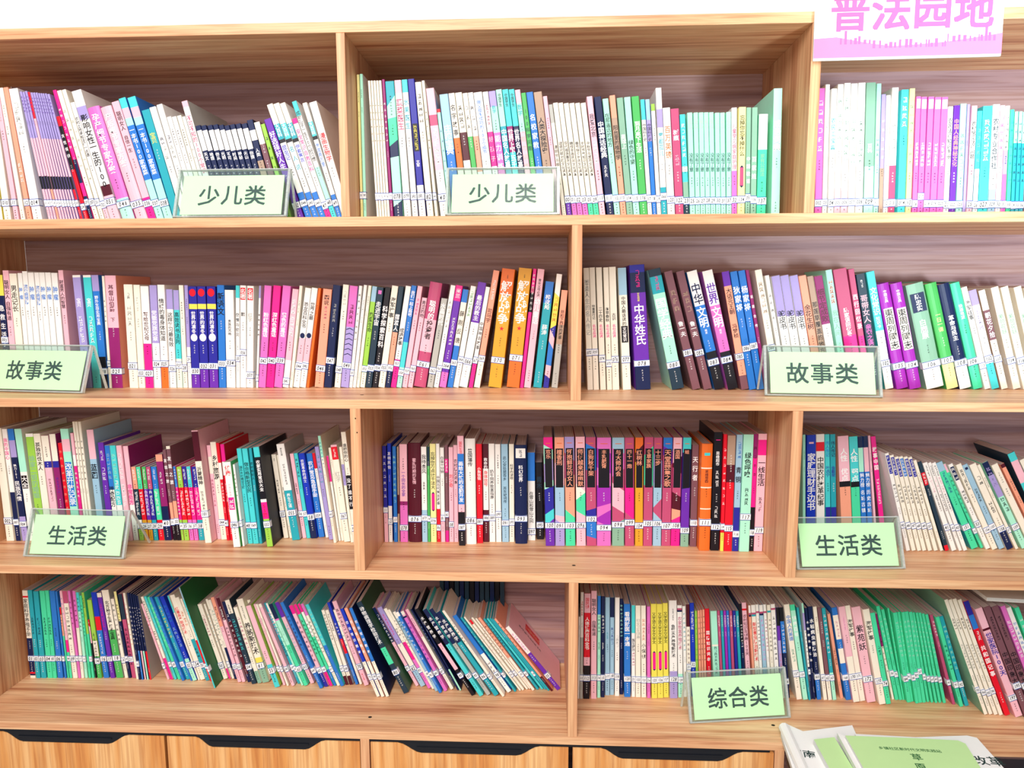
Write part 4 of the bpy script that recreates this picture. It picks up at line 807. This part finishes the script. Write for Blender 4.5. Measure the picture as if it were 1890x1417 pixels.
4b|606.5 162 -927.7 -9.6 4.5 226 141|T|~|-|78|-
4b|612.9 166 -927.7 -8.0 4.2 234 137|M10v28W66N|#9@28-64k|158|68|-
4b|618.2 166 -927.7 -7.7 5.7 222 137|N|水稻病虫害防治@12-60w!|-|78|-
4b|626.5 165 -927.7 -8.1 9.8 226 138|N74U|水稻病虫害防治@12-54w!|160|72|-
4b|641.1 164 -927.7 -9.0 8.2 227 139|C|#3@10-16t|161|72|-
4b|651.3 164 -927.7 -9.2 8.8 225 139|b74C|~|162|72|-
4b|662.1 165 -927.7 -9.4 8.3 224 138|T70M|#9@6-50w|163|72|-
4b|681.8 172 -927.7 -11.2 6.9 208 131|s|#8@40-60k|-|72|-
4b|692.4 166 -927.7 -11.4 11.8 226 137|U8C34U44C60U|#5@14-32p|168|72|-
4b|705.6 158 -927.7 -11.4 14.2 232 145|p52C|#9@10-24h|170|70|-
4b|722.5 163 -927.7 -11.7 11.9 233 140|C|海军往事@14-32k!|171|70|-
4b|736.5 158 -927.7 -11.9 19.1 232 145|p|紫苑妖@18-46k|172|72|-
4b|760.5 151 -927.7 -12.6 14.5 231 152|C|海军往事@12-32k!|173|72|-
4b|776.9 153 -927.7 -12.7 10.4 222 150|E|#3@36-46n|174|74|-
4b|798.7 173 -927.7 -14.0 5.2 213 130|Q38C|#9@8-70k|-|72|-
4b|805.3 171 -927.7 -14.1 7.8 232 132|E|#8@8-50M|176|68|-
4b|814.5 171 -927.7 -14.0 7.0 224 132|E|#8@8-50M|175|68|-
4b|822.7 172 -927.7 -12.4 3.9 226 131|E|#8@8-50M|-|72|-
4b|827.7 162 -927.7 -11.9 9.3 219 141|E|#8@8-50M|84|70|-
4b|838.2 166 -927.7 -11.6 5.5 219 137|E|#8@8-50M|85|68|-
4b|845.0 159 -927.7 -11.7 6.8 222 144|E|#8@8-50M|86|68|-
4b|853.3 162 -927.7 -11.8 8.0 222 141|E|#8@8-50M|87|66|-
4b|862.6 163 -927.7 -11.7 7.5 221 140|E|#8@8-50M|53|62|-
4b|873.5 166 -927.7 -12.3 5.4 219 137|E|#8@8-50M|84|68|-
4b|881.8 164 -927.7 -12.7 5.2 220 139|E|#8@8-50M|85|70|-
4b|890.2 163 -927.7 -13.3 5.4 221 140|E|#8@8-50M|87|70|-
4b|899.1 164 -927.7 -13.8 5.7 219 139|E|#8@8-50M|88|70|-
4b|908.3 163 -927.7 -14.4 6.4 218 140|E|#8@8-50M|89|70|-
4b|926.4 158 -927.7 -17.0 6.5 222 145|q|#5@6-24w|90|72|-
4b|938.0 150 -927.7 -17.9 8.1 222 153|E|#6@30-60n|91|72|-
4b|951.1 153 -927.7 -18.8 8.9 223 150|T|#9@8-60M|92|72|-
4b|974.3 121 -927.7 -21.7 7.6 285 182|C|#4@16-26k;#9@38-60G|193|76|e
4b|985.4 122 -927.7 -22.1 7.7 285 181|C|#4@16-26k;#9@38-60G|194|78|-
4b|995.8 121 -927.7 -22.3 8.0 288 182|C|#4@16-26k;#9@38-60G|195|78|-
4b|1006.3 120 -927.7 -22.4 8.1 287 183|C|#4@16-26k;#9@38-60G|196|76|-
4b|1017.9 119 -927.7 -22.7 11.6 284 184|I12U24R|#3@26-34w;共和国记事@38-66w!|-|72|-
4b|1037.4 114 -927.7 -23.2 15.3 269 189|p18D20p|世家医院100天@22-62I!|197|80|-
4b|1056.0 110 -927.7 -23.4 14.2 276 193|b|#9@8-30k;中国印象大系@40-75k|195|68|-
4b|1075.6 111 -927.7 -23.8 14.3 278 192|b|#9@8-30k;中国印象大系@40-75k|198|68|-
4b|1094.0 112 -927.7 -23.5 10.0 278 191|h|#9@12-46w!|-|72|-
4b|1107.5 113 -927.7 -23.8 10.0 275 190|W|#8@12-46U|-|72|-
4b|1120.9 113 -927.7 -23.1 9.6 274 190|E|#9@8-60w|-|72|-
'''.strip().split('\n')  # bay 1c: cover colours picked paler, glare haze put into them
BAY = {'1a': 'top shelf left bay', '1b': 'top shelf middle bay', '1c': 'top shelf right bay', '2a': 'second shelf left bay', '2b': 'second shelf right bay',
       '3a': 'third shelf left bay', '3b': 'third shelf middle bay', '3c': 'third shelf right bay', '4a': 'lowest shelf left bay', '4b': 'lowest shelf right bay'}
import re
def bands(spec):
    art = spec.endswith('/'); spec = spec.rstrip('/')
    toks = re.findall(r'([A-Za-z])(\d*)', spec); out = []; p = 0
    for c, e in toks:
        e = int(e) if e else 100; out.append((c, p/100, e/100)); p = e
    return out, art
DARK = set('QDRNnBIVXkbTgUq')
def colour_at(bs, f):
    for c, a, b_ in bs:
        if a <= f <= b_: return c
    return bs[-1][0]
serial = 0
UNNAMED = '大百科 刘少奇 曾国藩传 苏东坡词传 陈家谟回忆录 王树增 司马宇 鲁一夫 冯梦桢 薛涛 陈忠实 叶选宁 金戴荣 文军 薛刚反唐 杨家将 狄家将 雾都孤儿'.split()
def make_book(line, order):
    global serial
    serial += 1; r = random.Random(serial)
    bay, nums, cols, title, num, sp, side = line.split('|')
    X, Y, Z, lean, t, H, D = map(float, nums.split()); X, Y, Z, t, H, D = [q/1000 for q in (X, Y, Z, t, H, D)]
    bs, art = bands(cols); main = max(bs, key=lambda b: b[2]-b[1])[0]
    hard = H < .25 and (t > .0225 or (bay == '2b' and t > .0185))
    kind = 'hardback_book' if hard else ('booklet' if t < .0097 else 'paperback_book')
    # cover: U-shaped shell, spine in bands
    q = MB(); c = min(.0012, t*.2); wth = .0018 if hard else .0005
    if hard:
        prof = [(0, c*1.6), (t*.08, c*.5), (t*.25, -c*.5), (t*.5, -c), (t*.75, -c*.5), (t*.92, c*.5), (t, c*1.6)]
    else:
        prof = [(0, c), (c*.35, c*.35), (c, 0), (t-c, 0), (t-c*.35, c*.35), (t, c)]
    ns = len(prof)
    def slant(i, f): return (f-.5)*.03 if art and i not in (0, len(bs)) else 0
    sl = [0 if i in (0, len(bs)) or not art else r.uniform(-.09, .09) for i in range(len(bs)+1)]
    for i, (cc, a, b_) in enumerate(bs):
        k = pm(cc)
        for j in range(ns-1):
            (xa, ya), (xb_, yb_) = prof[j], prof[j+1]
            def zz(f, s, x): return H*(1-min(1, max(0, f+s*(x/t-.5))))
            q.face([(xa, ya, zz(b_, sl[i+1], xa)), (xb_, yb_, zz(b_, sl[i+1], xb_)), (xb_, yb_, zz(a, sl[i], xb_)), (xa, ya, zz(a, sl[i], xa))], k)
    km = pm(main)
    y0 = prof[0][1]
    # front and back boards with thickness, and the rims round the page block
    sidek = pm(main if side == '-' else side)
    q.face([(0, D, 0), (0, y0, 0), (0, y0, H), (0, D, H)], sidek); q.face([(t, y0, 0), (t, D, 0), (t, D, H), (t, y0, H)], sidek)
    for zf, s in ((H, 1), (0, -1)):
        for P in ([(0, y0), (wth, y0), (wth, D), (0, D)], [(t-wth, y0), (t, y0), (t, D), (t-wth, D)], [(x, y) for x, y in prof]+[(t-wth, y0+wth), (wth, y0+wth)]):
            pts = [(x, y, zf) for x, y in P]
            q.face(pts if s > 0 else pts[::-1], sidek)
    q.face([(0, D, 0), (0, D, H), (wth, D, H), (wth, D, 0)], km); q.face([(t-wth, D, 0), (t-wth, D, H), (t, D, H), (t, D, 0)], km)
    q.face([(wth, y0, 0), (wth, D, 0), (wth, D, H), (wth, y0, H)], km); q.face([(t-wth, D, 0), (t-wth, y0, 0), (t-wth, y0, H), (t-wth, D, H)], km)
    rootm = q.build('cover')
    root = empty(kind, (X, Y, Z)); root.rotation_euler = (0, math.radians(lean), 0)
    rootm.parent = root
    # page block
    ins = .0025 if hard else .0004
    pg = MB(); pg.box((wth, y0+wth, ins), (t-wth, D-ins, H-ins), MAT_PAGE); pg.build('page_block', root)
    # printing on the spine
    tx = MB(); eps = (c if hard else 0)+.00022
    def put(vf, cx_, cz, sx_, sz_, m, rot=0):
        tx.add(vf, lambda p: (cx_+p[0]*sx_, -eps, cz+p[1]*sz_), m)
    def rect(x0, x1, z0, z1, m, e=.00010):
        tx.face([(x0, -eps+e, z0), (x1, -eps+e, z0), (x1, -eps+e, z1), (x0, -eps+e, z1)], m)
    named = ''; mid = t/2
    spf = int(sp)/100; used = []
    for tk in title.split(';'):
        if not tk: continue
        if tk[0] == '~':
            dk = tk[1:] or ('w' if colour_at(bs, .3) in DARK else 'k'); mm = pm(dk)
            n = r.choice([5, 6, 7]); s = min(t*.42, .0042); f0 = r.uniform(.1, .2)
            for i in range(n): put(pseudo(r.randrange(14)), mid, H*(1-f0)-i*s*1.35, s, s, mm)
            used.append((f0, f0+n*s*1.35/H)); continue
        mt = re.match(r'(.*)@(\d+)-(\d+)([A-Za-z])(!?)(?:\+(\w))?$', tk)
        txt, a, b_, ck, bold, box = mt.groups(); a = int(a)/100; b_ = int(b_)/100; bold = bool(bold); used.append((a, b_))
        if box:
            rect(mid-t*.40, mid+t*.40, H*(1-b_-.008), H*(1-a+.008), pm(box))
        mm = pm(ck)
        if txt == '=':
            rect(mid-t*.26, mid+t*.26, H*(1-b_+.012), H*(1-a-.012), mm, .00005)
            for zc, s in (((1-b_+.012, -1), (1-a-.012, 1)) if b_-a > .12 else ()):
                tx.face([(mid-t*.26, -eps, H*zc), (mid+t*.26, -eps, H*zc), (mid, -eps, H*zc+s*t*.3)][::(1 if s > 0 else -1)], pm('N'))
            continue
        if txt in 'o*^' and txt:
            if txt == 'o': put(disc(14, .5), mid, H*(1-(a+b_)/2), t*.8, t*.9, mm)
            elif txt == '*': put(STAR, mid, H*(1-(a+b_)/2), t*.4, t*.4, mm)
            else:
                for i in range(6): put(CHEV, mid, H*(1-a-(b_-a)*(i+.5)/6), t*.9, t*.5, mm)
            continue
        n = int(txt[1:]) if txt[0] == '#' and txt[1:].isdigit() else len(txt)
        seg = (b_-a)*H/n; two = False
        s = min(seg*1.0, t*(.90 if bold else .82))
        for i in range(n):
            g = pseudo(r.randrange(14)) if txt[0] == '#' else (glyph(txt[i], bold) if txt[i] != ' ' else None)
            if g is None: continue
            ss = s*1.05
            tx_h = min(seg*1.02, s*1.25) if not txt[0] == '#' else s
            put(g, mid, H*(1-a)-seg*(i+.5), ss*(1.0 if txt[0] != '#' else .9), max(tx_h, .001), mm)
        if txt[0] != '#' and len(txt.strip()) > max(1, len(named)) and txt not in UNNAMED: named = txt.strip()
    # author line and publisher line: small marks, as small as they are in the photograph
    for f0, n in ((max([u[1] for u in used if u[1] < .62] or [.5])+.06, 4), (spf+.085, 5)):
        if any(u[0]-.02 < f0+.06 and f0 < u[1] for u in used) or f0 > .95 or (f0 < spf and f0+.09 > spf and num != '-'): continue
        dk = 'w' if colour_at(bs, f0+.03) in DARK else 'k'; s = min(t*.34, .0036)
        n = min(n, int((.985-f0)*H/(s*1.5)))
        for i in range(n): put(pseudo(r.randrange(14)), mid+r.uniform(-.0002, .0002), H*(1-f0)-i*s*1.5, s, s, pm(dk))
    if bay == '4a' and side == 'p':      # the cover of this one faces into the empty end of the bay
        sd = MB(); xs = t+.00025
        def onc(y_, z_): return (xs, y_, z_)
        sd.face([onc(D*.62, H*.42), onc(D*.86, H*.42), onc(D*.86, H*.70), onc(D*.62, H*.70)], pm('R'))
        for i in range(9): sd.add(pseudo(i), lambda p: (xs, D*.48+p[0]*.010, H*(.80-.05*i)+p[1]*.010), pm('k'))
        for i in range(3): sd.add(pseudo(i+4), lambda p: (xs+.0001, D*.74+p[0]*.020, H*(.64-.09*i)+p[1]*.020), pm('s'))
        sd.build('cover_print', root)
    if tx.v: tx.build('spine_print', root)
    # call number sticker wrapped round the spine
    if num != '-':
        hs = .0155*r.uniform(.93, 1.05); zc = H*(1-spf)-hs/2; wr = .011; e = .00035+(c if hard else 0); g_ = .0003
        st = MB(); z0, z1 = zc-hs/2, zc+hs/2
        st.box((-g_, -e-.0002, z0), (t+g_, c*1.6+.0003, z1), M_STICK)
        st.box((-g_, .001, z0), (0, wr, z1), M_STICK); st.box((t, .001, z0), (t+g_, wr, z1), M_STICK)
        for za in (z0, z1-.0013):
            st.face([(-g_, -e-.00026, za), (t+g_, -e-.00026, za), (t+g_, -e-.00026, za+.0013), (-g_, -e-.00026, za+.0013)], M_BLUE)
            st.face([(t+g_+.00006, -e, za), (t+g_+.00006, wr, za), (t+g_+.00006, wr, za+.0013), (t+g_+.00006, -e, za+.0013)], M_BLUE)
        so = st.build('call_number_sticker', root)
        sh = num if t > .0105 else num[-2:]
        nb = MB(); n = len(sh); ch = min(.0105, t*1.6/n); adv = min(t*.80/n, ch*.62)
        for i, d in enumerate(sh):
            jit = r.uniform(-.0007, .0007)
            nb.add(glyph(d, True), lambda p: (mid+(i-(n-1)/2)*adv+p[0]*ch*.9+p[1]*ch*.15, -e-.00045, zc+jit+p[1]*min(ch*1.35, .0125)), M_INK)
        nb.build('handwritten_number', so)
    # label
    pc = [PAL[b[0]][1] for b in sorted(bs, key=lambda b: -(b[2]-b[1]))]
    cd = pc[0]+(' and '+[c_ for c_ in pc if c_ != pc[0]][0] if any(c_ != pc[0] for c_ in pc) else '')
    kd = {'hardback_book': 'thick book', 'booklet': 'booklet', 'paperback_book': 'book'}[kind]
    REC.append((root, bay, order, cd, kd, named, num))
    tag(root, None, 'booklet' if kind == 'booklet' else 'book', 'books on the '+BAY[bay])
    return root
REC = []
cnt = {}
for ln in BOOKS:
    bay = ln.split('|')[0]; cnt[bay] = cnt.get(bay, 0)+1
    make_book(ln, cnt[bay])
def nth(n): return str(n)+('th' if 10 < n % 100 < 14 else {1: 'st', 2: 'nd', 3: 'rd'}.get(n % 10, 'th'))
titles = [(r[1], r[5]) for r in REC if r[5]]
for root, bay, order, cd, kd, named, num in REC:
    uniq = named and titles.count((bay, named)) == 1
    tg = ' tagged '+num if num != '-' else ''
    near = [r for r in REC if r[1] == bay and r[5] and titles.count((bay, r[5])) == 1]
    r = min(near, key=lambda r: abs(r[2]-order)); d = order-r[2]
    where = '' if uniq else f", {nth(abs(d)) if abs(d) > 1 else 'just'} {'right' if d > 0 else 'left'} of {r[5]}"
    for tg_ in (tg, ''):
        lab = f"{cd} {kd}{' titled '+named if named else ''}{tg_}, {nth(order)} in {BAY[bay]}{where}"
        if len(re.findall(r'\w+', lab)) <= 16: break
    root['label'] = lab

# booklets lying or standing behind the leaning row of the lowest left bay
for i in range(13):
    x = -.262+i*.0125; q = MB(); hh = .248+rnd.uniform(-.006, .006); t = .010
    kc = 'nNknNnkNnnNkn'[i]; root = empty('booklet', (x, .272, -.9275))
    q.box((0, 0, 0), (.0006, .030, hh), pm(kc)); q.box((t-.0006, 0, 0), (t, .030, hh), pm(kc)); q.box((.0006, 0, 0), (t-.0006, .0006, hh), pm(kc))
    q.build('cover', root); g = MB(); g.box((.0006, .0006, .0004), (t-.0006, .0295, hh-.0008), MAT_PAGE); g.build('page_block', root)
    o_ = str(i+1)+{1: 'st', 2: 'nd', 3: 'rd'}.get(i+1, 'th')
    tag(root, f"{PAL[kc][1]} booklet standing behind the lowest left row, {o_} from left of the hidden ones", 'booklet', 'booklets standing behind the lowest left row')

# magazine lying on top of the books, lowest right bay
def flat_book(name, loc, size, rz, cover, label, cat, tilt=(0, 0), top=None):
    root = empty(name, loc, rz); root.rotation_euler = (tilt[0], tilt[1], rz); a, b_, h = size; q = MB()
    q.box((0, 0, 0), (a, b_, .0006), cover); q.box((0, 0, h-.0006), (a, b_, h), top or cover); q.box((0, 0, .0006), (.0006, b_, h-.0006), cover)
    q.build('cover', root); g = MB(); g.box((.0006, .0012, .0006), (a-.0012, b_-.0012, h-.0006), MAT_PAGE2); g.build('page_block', root)
    tag(root, label, cat); return root
MAT_PAGE2 = plain('white_page_edge', hexc('dfe2e0'), .7, .08, 300, .2)
flat_book('magazine', (.945, .10, -.654), (.30, .19, .008), math.radians(-2), pm('W'), 'white magazine lying flat on top of the books, lowest shelf right bay', 'magazine', (0, math.radians(1.5)))

# ------------------------------------------------------------ acrylic sign holders
def sign(text, xc, y, z, rz, w_, h_, back, label, warm=0):
    root = empty('sign_holder', (xc, y, z), math.radians(rz))
    th = math.radians(20); t = .0022; cs, sn = math.cos(th), math.sin(th)
    def fp(x, d, v): return (x, sn*v+cs*d*1, cs*v-sn*d)       # x along, d depth behind the face, v up the face
    def slab(q, x0, x1, d0, d1, v0, v1, m, f):
        pts = [f(x, d, v) for x in (x0, x1) for d in (d0, d1) for v in (v0, v1)]
        for a in ((0, 4, 5, 1), (6, 2, 3, 7), (2, 0, 1, 3), (4, 6, 7, 5), (1, 5, 7, 3), (0, 2, 6, 4)): q.face([pts[i] for i in a], m)
    hw = w_/2
    q = MB(); slab(q, -hw, hw, 0, t, t*.6, h_, M_ACR, fp); q.build('front_plate', root)
    q = MB(); slab(q, -hw, hw, .0045, .0045+t, t*.6+.0015, h_, M_ACR, fp); q.build('rear_plate', root)
    q = MB(); s = .0048
    for a in ((-hw, -hw+s), (hw-s, hw)): slab(q, a[0], a[1], -.0005, .0062, .0025, h_+.0005, M_ACRE, fp)
    slab(q, -hw, hw, -.0005, .0062, h_-.001, h_+.0012, M_ACRE, fp); slab(q, -hw, hw, -.0005, .0062, .0024, .0046, M_ACRE, fp)
    q.build('acrylic_rim', root)
    # rear leg of the tent
    top = fp(0, .0065, h_); bk_ = back
    def fb(x, d, v):
        a = math.atan2(bk_, top[2]); return (x, top[1]+math.sin(a)*v+math.cos(a)*d, top[2]-math.cos(a)*v+math.sin(a)*d)
    Lb = math.hypot(bk_, top[2])-.003
    q = MB(); slab(q, -hw, hw, 0, t, 0, Lb, M_ACR, fb); s = .004
    for a in ((-hw, -hw+s), (hw-s, hw)): slab(q, a[0], a[1], -.0006, .0034, 0, Lb, M_ACRE, fb)
    q.build('rear_leg', root)
    q = MB(); mg = .012; slab(q, -hw+mg, hw-mg, .0026, .0040, .008, h_-.012, M_CARD, fp); card = q.build('card_insert', root)
    q = MB(); cw = h_*.42; n = len(text)
    for i, ch in enumerate(text):
        for j, (dx, dy) in enumerate(((0, 0), (.014, .014), (-.014, .014), (.014, -.014), (-.014, -.014))):
            q.add(glyph(ch, None), lambda p: fp((i-(n-1)/2)*cw*1.06+(p[0]+dx)*cw*1.02, .00250-j*.00003, h_*.47+(p[1]+dy)*cw*1.02), M_SIGN)
    q.build('card_lettering', card)
    tag(root, label, 'sign', 'acrylic category signs')
    return root
def place_sign(text, pl, pr, zb_, ptop, back, label, depth=None, hh=None):
    a = onz(pl[0], pl[1], zb_); b_ = onz(pr[0], pr[1], zb_)
    if depth is not None:
        ax = xz(pl[0], pl[1], depth[0])[0]; bx = xz(pr[0], pr[1], depth[1])[0]; a = Vector((ax, depth[0], zb_)); b_ = Vector((bx, depth[1], zb_))
    mid = (a+b_)/2; wd = (b_-a).length; rz = math.degrees(math.atan2(b_.y-a.y, b_.x-a.x))
    return sign(text, mid.x, mid.y, zb_, rz, wd, hh or .103, back, label)
place_sign('少儿类', (318, 400), (528, 399), .1526, 308, .022, 'clear acrylic tent sign with green card reading 少儿类 on top shelf left bay', (.004, .004), .105)
place_sign('少儿类', (821, 397), (1033, 396), .1526, 308, .022, 'clear acrylic tent sign with green card reading 少儿类 on top shelf middle bay', (.004, .004), .102)
place_sign('故事类', (-44, 722), (152, 727), -.2087, 637, .03, 'clear acrylic tent sign with green card reading 故事类 on second shelf left bay', None, .108)
place_sign('故事类', (1412, 731), (1630, 735), -.2087, 640, .05, 'clear acrylic tent sign with green card reading 故事类 on second shelf right bay', None, .108)
place_sign('生活类', (42, 1028), (228, 1033), -.5684, 936, .06, 'clear acrylic tent sign with green card reading 生活类 on third shelf left bay', None, .105)
place_sign('生活类', (1472, 1053), (1672, 1051), -.5684, 955, .05, 'clear acrylic tent sign with green card reading 生活类 on third shelf right bay', None, .108)
place_sign('综合类', (1274, 1337), (1460, 1326), -.9275, 1238, .022, 'clear acrylic tent sign with green card reading 综合类 on lowest shelf right bay', None, .106)

# ------------------------------------------------------------ hanging poster sign
M_POST = plain('poster_board', hexc('eef8f6'), .5, .02, 20, .3); M_PPINK = plain('poster_pink', hexc('dc82ac'), .5, .05, 20, .3); M_PRED = plain('poster_letter', hexc('d86aa4'), .5, .03, 20, .3)
def poster():
    (x0, z0), (x1, z1) = xz(1500, 113, -.006), xz(1846, 104, -.006); (xt0, _), (xt1, _) = xz(1505, 0, -.006), xz(1853, 0, -.006)
    zz0 = (z0+z1)/2; H = .24; root = empty('hanging_sign', ((x0+x1)/2, -.008, zz0)); root.rotation_euler = (0, -math.atan2(z1-z0, x1-x0)+.0, 0)
    W = x1-x0; q = MB(); q.box((-W/2, 0, 0), (W/2, .004, H), M_POST); q.build('sign_board', root, .0006)
    q = MB(); cw = .072; e = -.0005
    for i, ch in enumerate('普法园地'):
        for j, (dx, dy) in enumerate(((0, 0), (.022, .022), (-.022, .022), (.022, -.022), (-.022, -.022), (.022, 0), (-.022, 0))):
            q.add(glyph(ch, None), lambda p: (-W/2+W*(.188+i*.2187)+(p[0]+dx)*cw, e-j*.00006-(i%2)*.00003, .084+(p[1]+dy)*cw), M_PRED)
    q.build('sign_lettering', root)
    q = MB(); pts = [(-.5, .038), (-.38, .040), (-.2, .028), (-.08, .022), (.05, .024), (.2, .027), (.35, .033), (.5, .040)]; pts = [(a*W, b) for a, b in pts]
    for (a, b), (c, d) in zip(pts, pts[1:]): q.face([(a, e, .004), (c, e, .004), (c, e, d), (a, e, b)], M_PPINK)
    r = random.Random(3); x = -.36*W
    while x < .46*W:
        wd = r.uniform(.002, .006); h = r.uniform(.004, .012)+(.016 if r.random() < .12 else 0); base = .022 if abs(x) < .2*W else .03
        q.face([(x, e*1.2, base-.003), (x+wd, e*1.2, base-.003), (x+wd, e*1.2, base+h), (x, e*1.2, base+h)], M_PRED); x += wd+r.uniform(.001, .007)
    q.build('skyline_print', root)
    tag(root, 'white hanging sign reading 普法园地 with pink skyline along its lower edge', 'sign')
poster()

# ------------------------------------------------------------ black table with papers in the lower right corner
tb = empty('table', (.95, -.30, -1.75)); tag(tb, 'black table in front of the bookcase holding papers and booklets', 'table')
x0t = xz(1452, 1380, -.03)[0]
q = MB(); q.box((x0t-.95, -.25, .797), (.6, .27, .822), M_BLACK); q.build('table_top', tb, .002)
for lx in (x0t-.95+.02, .55):
    for ly in (-.23, .22):
        q = MB(); q.box((lx, ly, 0), (lx+.03, ly+.03, .797), M_BLACK); q.build('leg', tb)
TT = -.928
def sheet(name, poly, z, h, cover, label, cat, prints=(), edge=None):
    """a flat stack with the outline POLY (pixels of its upper corners, at height z)"""
    P = [onz(px, py, z+h) for px, py in poly]; c = sum(P, Vector())/len(P)
    root = empty(name, (c.x, c.y, z)); q = MB(); n = len(P)
    up_ = [(p.x-c.x, p.y-c.y, h) for p in P]; dn = [(a, b_, 0) for a, b_, _ in up_]
    q.face(up_[::-1], cover); q.face(dn, cover); q.build('cover', root)
    g = MB()
    for i in range(n): g.face([dn[i], up_[i], up_[(i+1) % n], dn[(i+1) % n]], edge or MAT_PAGE2)
    g.build('page_edge', root)
    for txt, (px, py), size, ang, m, bold in prints:
        p0 = onz(px, py, z+h); q = MB(); ca, sa = math.cos(math.radians(ang)), math.sin(math.radians(ang))
        for i, ch in enumerate(txt):
            if ch == ' ': continue
            gx = i*size*1.0
            q.add(glyph(ch, bold), lambda p: (p0.x-c.x+(gx+p[0]*size)*ca-p[1]*size*sa, p0.y-c.y+(gx+p[0]*size)*sa+p[1]*size*ca, h+.0003), m)
        q.build('cover_print', root)
    tag(root, label, cat); return root
M_GREEN = plain('green_cover', hexc('c6eeaa'), .5, .03, 30, .3); M_WHITE = plain('white_cover', hexc('f6f8f8'), .45, .02, 30, .3); M_GINK = plain('green_ink', hexc('2c6a3c'), .5)
M_MAP = plain('map_print', hexc('e8dcae'), .5, .2, 60, .3)
q_ = sheet('brochure', [(1441, 1352), (1455, 1337), (1482, 1349), (1573, 1338), (1600, 1400), (1600, 1500), (1490, 1500)], TT+.0004, .010, M_WHITE, 'white brochure with landscape print reading 海南, lowest in the pile', 'brochure',
      [('海南', (1468, 1388), .026, -12, M_SIGN, False)])
sheet('folder', [(1578, 1354), (1690, 1360), (1785, 1357), (1803, 1361), (1900, 1470), (1640, 1500)], TT+.0108, .012, M_WHITE, 'white folder under the green booklet reading 改革', 'folder',
      [('改革', (1808, 1403), .030, -4, M_SIGN, False)])
sheet('booklet', [(1502, 1364), (1540, 1360), (1625, 1500), (1575, 1500)], TT+.0108, .012, M_GREEN, 'green booklet with white spine edge, left of the topmost one', 'booklet')
sheet('booklet', [(1545, 1352), (1560, 1358), (1640, 1500), (1625, 1500)], TT+.0236, .010, M_WHITE, 'white spine edge of booklet between the two green ones', 'booklet')
sheet('booklet', [(1560, 1357), (1690, 1362), (1768, 1366), (1782, 1372), (1850, 1480), (1640, 1500)], TT+.0236, .016, M_GREEN, 'pale green booklet on top of the pile with dark green lettering', 'booklet',
      [('乡镇社区新时代文明实践站', (1626, 1380), .0098, -3, M_GINK, False), ('草', (1692, 1397), .021, -3, M_GINK, False), ('原', (1700, 1415), .021, -3, M_GINK, False)])
# rolled corner of the brochure
rl = MB(); a0 = onz(1447, 1343, TT+.012); a1 = onz(1490, 1440, TT+.012); dr = (a1-a0).normalized(); sd = dr.cross(Vector((0, 0, 1))).normalized()
prev = None
for j in range(9):
    an = math.radians(-90+j*34); off = sd*(-.011*math.cos(an))+Vector((0, 0, .012+.011*math.sin(an)-.0))
    r0 = Vector((a0.x, a0.y, TT+.001))+off-Vector(q_.location); r1 = Vector((a1.x, a1.y, TT+.001))+off-Vector(q_.location)
    if prev: rl.face([prev[0], prev[1], r1, r0], M_WHITE)
    prev = (r0, r1)
rl.build('rolled_edge', q_)
